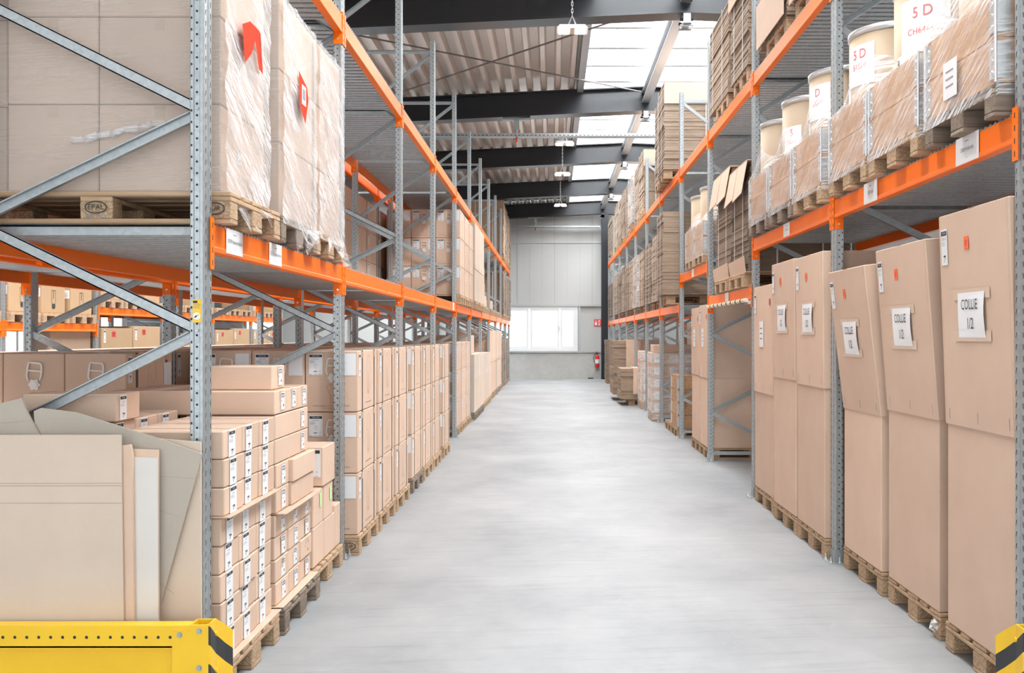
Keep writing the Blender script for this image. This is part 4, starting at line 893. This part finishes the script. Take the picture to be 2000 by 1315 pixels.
# far left rack
for n in range(6):
    y0 = YT[n] + .15; z = (1.78 if n < 2 else 2.06) + .008
    for i in range(3):
        y = y0 + i * .88; pallet(-7.46, y, z, -1, f'wooden pallet on shelf, {PN[i]} in the {ORD[n]} bay of the far left rack', 0, False)
        if n == 1 or (n != 4 and i != 1):
            o = carton(-8.3, -7.5, y + .02, y + .72, z + .146, z + .146 + (.42 if n < 2 else .3 + .1 * (i % 2)), f'ochre brown carton on shelf, {PN[i]} in the {ORD[n]} bay, far left rack', 'cartons on the far left rack', 'kraft_ochre', 'y')
            if n < 2:
                sticker(o, 'letter', '-y', (.33, -.351, .3), .1, .13)
                for face in (0, 1):
                    mb = MB(); F = FY; line(mb, F, [(-.06, .12), (-.05, -.12), (-.03, -.15), (.03, -.15), (.05, -.12), (.06, .12), (-.06, .12)], .006, 'ink', .001); plate(mb, F, -.04, .04, -.15, -.08, .001, 'ink'); line(mb, F, [(0, .12), (0, .0)], .012, 'ink', .001)
                    q = O('printed_glass', mb.me(), o, (.402, 0, .22) if face else (.05, -.352, .22), (0, 0, PI / 2 * face)); q['label'] = 'printed black drinking glass'
    if n >= 2:
        for i in range(2):
            y = YT[n] + .2 + i * 1.25; zt = 1.72 + .04 * ((n + i) % 2)
            o = carton(-8.5, -7.5, y, y + 1.2, .15, zt, f'tall brown carton with red sticker, {("near", "far")[i]} half of the {ORD[n]} floor bay, far left rack', 'cartons with red stickers on the far left floor', 'kraft_ochre', 'y')
            sticker(o, 'red', '+x', (.501, -.15, zt - .15 - .1), .14, .09); sticker(o, 'label', '+x', (.501, -.5, zt - .15 - .14), .08, .22)
            sticker(o, 'red', '-y', (.1, -.602, zt - .15 - .12), .08, .08); sticker(o, 'label', '-y', (-.42, -.602, zt - .15 - .15), .06, .22)
            pallet(-7.49, y + .2, 0, -1, f'pallet under red-stickered carton, {("near", "far")[i]} half, {ORD[n]} floor bay, far left rack', 0, False)
o = carton(-7.92, -7.55, 14.9, 16.2, .15, 1.66, 'dark brown carton below the glass-printed cartons, second floor bay, far left rack', None, 'kraft_brown', 'y'); pallet(-7.52, 15.1, 0, -1, 'wooden pallet under the dark brown carton, second bay, far left rack', 0, False)

# --- loose cardboard sheets leaning at the left rack end, outline in the plane of the sheet
def sheet(pts, y, th, label, m, creases=(), lean=.0):
    s = 1934 / y; P = [((px - 1078) / s, 1.6 - (py - 655) / s) for px, py in pts]
    cx = sum(p[0] for p in P) / len(P); zb = min(p[1] for p in P)
    mb = MB(); mb.prism([(x - cx, z - zb) for x, z in P][::-1], 0, th, m, ax=1)
    F = (Vector((-cx, 0, -zb)), FY[1], FY[2], FY[3])
    for a in creases: line(mb, F, [((px - 1078) / s, 1.6 - (py - 655) / s) for px, py in a], .0022, 'crease', .0006)
    return tag(O('cardboard_sheet', mb.me(), None, (cx, y, zb), (lean, 0, 0)), label, 'cardboard sheet')
sheet([(-160, 850), (236, 850), (243, 1330), (-160, 1330)], 4.105, .008, 'large flat beige cardboard sheet standing in front behind the yellow guard', 'kraft_pale', (((-160, 945), (238, 944)), ((-160, 950), (238, 949)), ((-160, 983), (239, 983))))
sheet([(236, 871), (254, 869), (258, 890), (263, 1320), (240, 1320)], 4.12, .02, 'narrow folded brown cardboard strip beside the large beige sheet', 'kraft')
sheet([(256, 877), (310, 879), (311, 1318), (262, 1318)], 4.15, .006, 'narrow brown cardboard board behind the whitish panel', 'kraft')
sheet([(260, 893), (308, 895), (309, 1320), (263, 1320)], 4.142, .006, 'narrow whitish fibre panel standing between brown boards', 'board_white')
sheet([(66, 803), (80, 797), (150, 806), (250, 838), (330, 863), (395, 887), (311, 1190), (270, 1310), (90, 1310)], 4.185, .007, 'large tilted grey corrugated sheet leaning against the left upright', 'kraft_grey', (((90, 915), (380, 935)), ((120, 1000), (340, 1160)), ((110, 930), (350, 1010))))
sheet([(295, 856), (392, 864), (393, 1300), (300, 1300)], 4.215, .012, 'upright beige cardboard sheet behind the tilted grey one at the upright', 'kraft_pale')
sheet([(-160, 800), (0, 788), (42, 778), (50, 800), (57, 815), (76, 852), (60, 1000), (-160, 1000)], 4.165, .014, 'torn cardboard sheet with ragged corner at the far left edge', 'kraft_grey', (((-100, 835), (60, 822)),))

# --- right rack floor: tall lidded cartons
def collie(n, i, xf, y0, y1, zs, z1, lean, label, kind, extra='collie'):
    pallet(xf + .01, y0, 0, 1, f'pallet under {label}', kind)
    r, lid = two_part(xf, xf + 1.1, y0, y1, .146, zs, z1, label, 'tall lidded cartons on the right floor', lean=lean)
    fx = -.552; ly = y1 - y0; H = z1 - zs
    if extra == 'collie':
        sticker(lid, 'collie', '-x', (fx, .02, H * .52), .297, .215)
        for v in (-.1, .1): sticker(lid, 'clear', '-x', (fx - .0005, .02, H * .52 + v), .40, .05)
    if extra == 'letter':
        sticker(lid, 'letter', '-x', (fx, .05, H * .55), .17, .24)
    sticker(lid, 'label', '-x', (fx, ly / 2 - .07, H - .16), .075, .18)
    sticker(lid, 'red' if extra == 'letter' else 'orange', '-x', (fx, ly / 2 - .33 if extra != 'letter' else -ly / 2 + .1, H - .16), .05, .06)
    return r
collie(0, 0, 2.0, 4.26, 5.03, 1.17, 2.22, -.035, 'tall lidded carton marked COLLIE standing nearest, right foreground', 0)
collie(0, 1, 2.02, 5.18, 5.97, 1.19, 2.15, -.075, 'tall lidded carton marked COLLIE leaning slightly, second from the right edge', 0)
collie(0, 2, 2.01, 6.06, 6.84, 1.16, 2.10, -.115, 'tall lidded carton marked COLLIE leaning most, beside the right upright', 0)
collie(1, 0, 1.94, 7.07, 7.85, 1.22, 2.21, -.01, 'tall lidded carton marked COLLIE just behind the second right upright', 0)
collie(1, 1, 1.94, 7.90, 8.70, 1.24, 2.22, -.01, 'tall lidded carton marked COLLIE, middle of the second right floor bay', 0)
collie(1, 2, 1.96, 8.80, 9.60, 1.06, 2.06, 0, 'lower tall lidded carton with narrow taped letter, end of second right bay', 0, 'letter')
collie(3, 0, 2.0, 12.72, 13.42, 1.04, 2.0, 0, 'tall lidded carton with broad side facing the empty right floor bay', 0, 'letter')
collie(3, 1, 2.0, 13.47, 14.2, 1.05, 1.98, 0, 'tall lidded carton just behind the broad one at the empty right bay', 0, 'letter')
for k in range(1): # crumpled film on a pallet foot
    mb = MB(); rn = random.Random(3); vs = [(rn.uniform(0, .05), rn.uniform(0, .1), rn.uniform(0, .09)) for _ in range(24)]; mb.add(vs, [(a, a + 1, a + 2) for a in range(22)], 'white_plastic'); tag(O('crumpled_film', mb.me(), None, (2.0, 5.17, .02)), 'crumpled white film caught on a pallet corner, right foreground', 'film')
# wooden collar crates
def collars(r, lx, ly, n, m='wood_crate', seed=0):
    for k in range(n):
        z = k * .2
        def f(mb):
            t = .022
            for h in (0,):
                mb.cbox(0, lx, 0, t, h + .001, h + .198, .002, m); mb.cbox(0, lx, ly - t, ly, h + .001, h + .198, .002, m); mb.cbox(0, t, t, ly - t, h + .001, h + .198, .002, m); mb.cbox(lx - t, lx, t, ly - t, h + .001, h + .198, .002, m)
        O('pallet_collar', cached(('col', lx, ly, m), f), r, (0, 0, z))
        def g(mb):
            t = .004; w = .06
            for sx, sy in ((0, 0), (1, 0), (1, 1), (0, 1)):
                x, y = sx * lx, sy * ly; ex, ey = (-1, 1)[sx], (-1, 1)[sy]
                mb.box(x, x + ex * t, y + ey * t, y - ey * w, .02, .18, 'bright_steel'); mb.box(x + ex * t, x - ex * w, y, y + ey * t, .02, .18, 'bright_steel'); mb.tube((x + ex * .006, y + ey * .006, .0), (x + ex * .006, y + ey * .006, .2), .007, 'bright_steel', 8)
                for h in (.05, .1, .15): mb.tube((x, y - ey * .035, h), (x + ex * .008, y - ey * .035, h), .008, 'bright_steel', 6)
        o = O('corner_hinges', cached(('hin', lx, ly), g), r, (0, 0, z)); o['label'] = 'galvanised corner hinges'
def drum(x, y, z, r0, h, label, paper, group='brown fibre drums with steel rims'):
    t = T('fibre_drum', label, 'drum', (x, y, z), group=group)
    O('drum_body', cached(('drum', r0, h), lambda mb: mb.lathe([(0, 0), (r0 - .01, 0), (r0, .01), (r0, h - .03), (r0 - .004, h - .03)], 'drum_board', 40), True), t)
    O('steel_rim', cached(('rim', r0, h), lambda mb: (mb.lathe([(r0, h - .045), (r0 + .009, h - .04), (r0 + .009, h - .005), (r0 - .005, h), (r0 - .02, h), (r0 - .03, h - .012)], 'bright_steel', 40), None), True), t)
    O('bottom_rim', cached(('brim', r0), lambda mb: mb.lathe([(r0 + .001, .0), (r0 + .004, .002), (r0 + .004, .05), (r0 + .001, .055)], 'bright_steel', 40), True), t)
    O('drum_lid', cached(('dlid', r0, h), lambda mb: mb.lathe([(r0 - .03, h - .012), (0, h - .012)], 'drum_board', 40)), t)
    if paper:
        txt, a0, w, hh, zc = paper; mb = MB(); n = 10; R = r0 + .004
        def cyl(u, v, d=0): a = a0 + u / R; return (math.cos(a) * (R + d), math.sin(a) * (R + d), zc + v)
        vs = [cyl(-w / 2 + w * i / n, v) for i in range(n + 1) for v in (-hh / 2, hh / 2)]; mb.add(vs, [(2 * i, 2 * i + 2, 2 * i + 3, 2 * i + 1) for i in range(n)], 'paper')
        for k, s in enumerate(txt):
            vs, fs = text_geo(s); sz = .085 if k == 0 else .30 / max(5, len(s) + .5) * w / .30 * 1.25; mb.add([cyl(px * sz * .95, hh * (.26 - .3 * k) + py * sz, .0025 + 0 * px) for px, py in vs], fs, 'red_ink')
        o = O('handwritten_paper', mb.me(), t); o['label'] = 'white paper with red handwriting'
        mb = MB(); vs = [cyl(-w / 2 - .05 + .06 * i / 3, v, -.001) for i in range(4) for v in (-hh / 2 - .12, -hh / 2 + .05)]; mb.add(vs, [(2 * i, 2 * i + 2, 2 * i + 3, 2 * i + 1) for i in range(3)], 'label_white'); vs = [cyl(-w / 2 - .04 + .02 * i, v, .001) for i in range(2) for v in (-hh / 2 + .0, -hh / 2 + .03)]; mb.add(vs, [(0, 2, 3, 1)], 'ink'); O('drum_label', mb.me(), t)
    return t
def crate(xf, y0, z, label, kind, ncol, drumlab, paper, film=True, seed=0, group='wooden collar crates with drums'):
    pallet(xf - .01, y0, z, 1, f'pallet under {label}'.replace('wooden crate', 'crate'), kind)
    r = T('collar_crate', label, 'crate', (xf, y0 + .0, z + .146), group=group)
    mb = MB(); mb.box(.022, 1.16, .022, .778, .0, .012, 'wood_crate'); O('crate_floor', mb.me(), r)
    collars(r, 1.19, .80, ncol, seed=seed)
    zt = z + .146 + .2 * ncol
    if drumlab: drum(xf + .32, y0 + .40, z + .162, .295, .86, drumlab, paper)
    if film:
        rn = random.Random(seed + 9); n = 56; cx, cy = xf + .32, y0 + .40; rows = []; X0, X1, Y0_, Y1_ = xf - .014, xf + 1.2, y0 - .014, y0 + .814
        ztop = z + .162 + (rn.uniform(.50, .62) if seed != 1 else .66)
        for j in range(15):
            f = j / 14
            for i in range(n):
                a = 2 * PI * i / n + .02; dx, dy = math.cos(a), math.sin(a)
                tx = ((X1 if dx > 0 else X0) - cx) / dx if abs(dx) > 1e-6 else 9; ty = ((Y1_ if dy > 0 else Y0_) - cy) / dy if abs(dy) > 1e-6 else 9
                rr = min(abs(tx), abs(ty)); rc = .301; zz = z + .09 + (zt - z - .09) * min(1, f / .5)
                if f > .5:
                    g = (f - .5) / .5; tilt = .10 * math.sin(a * 1.0 + seed) + .05 * math.sin(3 * a + seed); zz = zt + (ztop + tilt - zt) * g; rr = rr * (1 - g) + rc * g
                    rr += rn.uniform(-.006, .006) * (1 - g)
                else: rr += rn.uniform(0, .006)
                rows.append((cx + dx * rr - xf, cy + dy * rr - y0, zz - z - .146))
        mb = MB(); mb.add(rows, [(j * n + i, j * n + (i + 1) % n, (j + 1) * n + (i + 1) % n, (j + 1) * n + i) for j in range(14) for i in range(n)], 'stretch_film_mid')
        o = O('stretch_film', mb.me(True), None, (xf, y0, z + .146)); tag(o, f'clear stretch film over the {label}'.replace('wooden crate', 'crate'), 'stretch film', 'stretch film around the right shelf crates')
    return r
zb = 2.553; A = 221 * PI / 180
crate(1.93, 4.30, zb, 'wooden crate nearest on the right shelf, above the grey pallet', 1, 2, 'fibre drum in the nearest right shelf crate, mostly behind film', None, seed=1)
crate(1.93, 5.21, zb, 'wooden crate second on the right shelf, under the CH64663 drum', 0, 2, 'brown fibre drum with large paper reading 5 D CH64663, right shelf', (('5 D', 'CH64663'), A, .30, .34, .57), seed=2)
crate(1.93, 6.07, zb, 'wooden crate third on the right shelf, before the second upright', 0, 2, 'brown fibre drum with paper reading D 1678, just before the right upright', (('5 D', '51678'), A - .33, .24, .26, .62), seed=3)
crate(1.93, 7.09, zb, 'wooden crate just behind the second right upright', 0, 2, 'brown fibre drum with paper reading D 64 576, behind the second upright', (('D', '64576'), A - .3, .24, .26, .62), seed=4)
crate(1.93, 7.97, zb, 'wooden crate in the middle of the second right shelf bay', 1, 2, 'brown fibre drum with paper reading 5 1073, middle of second shelf bay', (('5', '1073'), A - .2, .2, .24, .50), seed=5)
crate(1.93, 8.85, zb, 'wooden crate at the far end of the second right shelf bay', 1, 2, 'brown fibre drum with white slip, end of second right shelf bay', None, seed=6)
for i, y in enumerate((12.75, 13.63)):
    crate(1.95, y, 2.538, 'wooden crate %s in the fourth right shelf bay' % ('nearer' if i == 0 else 'farther'), 0, 2, 'fibre drum in the %s crate of the fourth right shelf bay' % ('nearer' if i == 0 else 'farther'), None, seed=8 + i)
# small paper label on the first crate
mb = MB(); st_letter(mb, .16, .18); fc = next(o for l, o in SEEN.items() if l.startswith('wooden crate nearest on the right shelf')); o = O('paper_label', mb.me(), fc, (-.02, .45, .13), (0, 0, -PI / 2)); o['label'] = 'white paper label'
# third right bay, shelf: leaning stack of boards with a folded flap
def lean_stack():
    for i, (y0, y1, zt) in enumerate(((9.95, 10.85, 3.35), (10.9, 11.9, 3.45))):
        pallet(1.93, y0 + .06, 2.09, 1, f'wooden pallet under strapped boards, {("nearer", "farther")[i]} in the third right shelf bay', 0, True)
        r = flat_stack(1.98, 3.0, y0, y1, 2.24, zt, f'strapped leaning stack of brown boards, {("nearer", "farther")[i]} in the third right shelf bay', 'board_edge_dark', 'strap_white', .16, .02, seed=70 + i)
        mb = MB(); hx, hy = .51, (y1 - y0) / 2
        for a, b in ((-hy - .04, -.01), (.01, hy + .04)): mb.add([(-hx - .03, a, zt - 2.24 - .02 * 0), (-hx - .03, b, zt - 2.24), (-hx - .09, b, zt - 2.24 - .36), (-hx - .09, a, zt - 2.24 - .33), (-hx - .024, a, zt - 2.24), (-hx - .024, b, zt - 2.24), (-hx - .084, b, zt - 2.24 - .36), (-hx - .084, a, zt - 2.24 - .33)], [(3, 2, 1, 0), (4, 5, 6, 7), (0, 1, 5, 4), (1, 2, 6, 5), (2, 3, 7, 6), (3, 0, 4, 7)], 'kraft')
        mb.box(-hx - .03, hx, -hy - .04, hy + .04, zt - 2.24 + .004, zt - 2.24 + .012, 'kraft'); O('cover_flap', mb.me(), r)
        mb = MB(); mb.add([(-hx - .03, -hy, .0), (-hx - .05, -hy, .16), (-hx - .05, hy, .14), (-hx - .03, hy, 0)], [(0, 1, 2, 3)], 'kraft'); mb.box(-hx - .03, hx, -hy, hy, -.006, 0, 'kraft'); O('bottom_tray', mb.me(), r)
lean_stack()
# right rack, shelf level, flattened stacks from the fifth bay on
RS = [(15.6, 16.5, 1.75, 3.55, 1), (16.7, 17.9, 1.97, 3.42, 0), (18.35, 19.5, 1.97, 3.50, 1), (19.6, 20.85, 1.97, 3.44, 0), (21.2, 22.3, 1.97, 3.42, 1), (22.45, 23.65, 1.95, 3.40, 2), (24.0, 25.2, 1.97, 3.45, 1), (25.3, 26.45, 1.97, 3.4, 0), (26.8, 28.0, 1.97, 3.5, 1), (28.1, 29.25, 1.97, 3.4, 0), (29.6, 31.4, 1.97, 3.45, 1), (32.4, 34.8, 1.97, 3.3, 0)]
for i, (y0, y1, x, zt, k) in enumerate(RS):
    pallet(x + .06, y0 + .06, 2.09, 1, f'wooden pallet under flattened cartons, {ORD[i]} from the fifth right shelf bay on', 0, i < 2)
    nm = 'film-wrapped stack of flattened cartons' if k == 2 else ('stack of flattened cartons with pale straps' if k == 1 else 'stack of flattened cartons with dark edges')
    r = flat_stack(x, x + 1.15, y0, y1, 2.24, zt, f'{nm}, {ORD[i]} from the fifth right shelf bay on', 'board_edge' if k else 'board_edge_dark', 'strap_white', seed=80 + i)
    if k == 2: film_box(r, -.6, .6, -(y1 - y0) / 2 - .03, (y1 - y0) / 2 + .03, 0, zt - 2.22, 'stretch_film', 'film_wrap')
# upper right level
US = [(7.3, 8.2, 2.0, 5.3, 0), (8.4, 9.5, 2.0, 5.3, 1), (9.95, 10.9, 1.98, 5.55, 1), (11.1, 12.4, 1.98, 5.35, 1), (16.25, 17.15, 1.84, 5.74, 3), (17.2, 18.1, 1.88, 5.70, 1), (21.1, 22.2, 1.95, 5.55, 3), (22.3, 23.6, 1.97, 5.5, 1), (24.0, 25.1, 1.95, 5.5, 2), (25.2, 26.4, 1.97, 5.5, 1), (26.8, 28.0, 1.97, 5.55, 1), (28.1, 29.2, 1.97, 5.5, 0), (29.6, 31.2, 1.97, 5.6, 1)]
US += [(32.4, 34.7, 1.97, 5.5, 1)]
ORD.append('fourteenth')
for i, (y0, y1, x, zt, k) in enumerate(US):
    pallet(x, y0 + .04, 4.18, 1, f'wooden pallet under flattened cartons, {ORD[i]} along the upper right shelf', 0, i < 5)
    r = flat_stack(x, x + (1.15 if k != 3 else .95), y0, y1, 4.326, zt, f'{"wrapped stack" if k == 2 else "tall stack"} of flattened cartons, {ORD[i]} along the upper right shelf', 'board_edge' if i != 0 else 'board_edge_dark', 'strap_white', seed=100 + i, flap=.34 if k == 3 else None)
    if k == 2: film_box(r, -.6, .6, -(y1 - y0) / 2 - .03, (y1 - y0) / 2 + .03, 0, zt - 4.3, 'stretch_film', 'film_wrap')
    if i in (0, 1, 2):
        mb = MB(); hx, hy = .575, (y1 - y0) / 2; H = zt - 4.326
        mb.cbox(-hx - .04, -hx - .032, -hy, hy, H - .42 if i == 2 else .0, H if i == 2 else .42, .001, 'kraft'); O('cover_board', mb.me(), r)
# right floor, beyond
t = T('collar_crate', 'wooden collar crate standing at the fifth right upright', 'crate', (1.97, 15.5, .146), group='floor crates'); collars(t, 1.19, .8, 4, 'wood_crate'); mb = MB(); mb.box(0, 1.19, 0, .8, .8, .82, 'wood_crate'); O('crate_lid', mb.me(), t)
pallet(1.96, 15.5, 0, 1, 'wooden pallet under the collar crate at the fifth right upright', 0)
pallet(1.96, 16.35, 0, 1, 'wooden pallet directly behind the collar crate, right floor', 0, False)
def label_stack(x0, y0, nx, ny, nz, cx_, cy_, cz_, who, red=True):
    pallet(x0, y0, 0, 1, f'wooden pallet under the {who}', 0, False)
    for a in range(nx):
        for b in range(ny):
            for c in range(nz):
                if not (a == 0 or b == 0 or c == nz - 1): continue
                o = carton(x0 + a * cx_, x0 + (a + 1) * cx_ - .004, y0 + b * cy_, y0 + (b + 1) * cy_ - .004, .146 + c * cz_, .146 + (c + 1) * cz_ - .003, f'small carton, {RW[c] if c < nz - 1 else "top"} row, {("first", "second", "third", "fourth")[a]} from the aisle, {CN[b]}, {who}', f'small cartons of the {who}', 'kraft', 'plain', 'small_carton', 0, 'small carton')
                if b == 0: sticker(o, 'letter', '-y', (-cx_ * .1, -cy_ / 2, cz_ * .5), cx_ * .5, cz_ * .6)
                if a == 0: sticker(o, 'letter', '-x', (-cx_ / 2, cy_ * .1, cz_ * .5), cy_ * .5, cz_ * .6)
    st = tag(O('stretch_film', None, None, (0, 0, 0)), f'clear stretch film around the {who}', 'stretch film')
    film_box(st, x0 - .015, x0 + nx * cx_ + .01, y0 - .015, y0 + ny * cy_ + .01, .03, .146 + nz * cz_ + .012, 'stretch_film_mid', 'film_layer', .01, 4)
    if red:
        mb = MB(); mb.add([P3(FY, a, b, 0) for a, b in ((-.09, .06), (.09, .0), (0, -.14))], [(2, 1, 0)], 'sticker_orange'); O('document_pouch', mb.me(), st, (x0 - .03, y0 + .3, 1.05), (0, 0, -PI / 2))['label'] = 'red document pouch'
label_stack(1.86, 18.4, 4, 3, 5, .29, .265, .225, 'nearer wrapped pallet, right floor')
carton(1.9, 3.0, 18.5, 19.1, 1.29, 1.42, 'flat long carton lying on the nearer wrapped pallet, right floor', None, 'kraft', 'x')
label_stack(1.93, 21.4, 3, 3, 5, .38, .27, .222, 'farther wrapped pallet, right floor')
pallet(1.75, 22.6, 0, 1, 'wooden pallet under the low overhanging flattened carton stack, right floor', 0, False)
flat_stack(1.56, 2.75, 22.5, 23.6, .146, .84, 'low stack of flattened cartons overhanging into the aisle, right floor', 'board_edge', None, flap=.58, seed=200)
pallet(1.75, 24.3, 0, 1, 'wooden pallet under the high overhanging flattened carton stack, right floor', 0, False)
flat_stack(1.5, 2.8, 24.2, 25.5, .146, 1.47, 'high stack of flattened cartons overhanging into the aisle, right floor', 'board_edge', None, flap=.70, seed=201)
for i, (y0, y1, zt) in enumerate(((26.9, 28.0, 1.2), (29.8, 31.0, 1.4), (32.6, 33.8, 1.45))):
    pallet(1.8, y0 + .1, 0, 1, f'wooden pallet, {PN[i]} under the last flattened stacks, right floor', 0, False); flat_stack(1.8, 2.9, y0, y1, .146, zt, f'brown flattened carton stack, {PN[i]} of the last three, right floor', 'board_edge_dark', seed=210 + i)
for i, y in enumerate((15.7, 18.6, 21.5, 24.2)): carton(3.3, 4.2, y, y + 1.0, 0, 1.9, f'tall brown carton behind the right rack, {ORD[i]} along the wall', None, 'kraft', 'y')
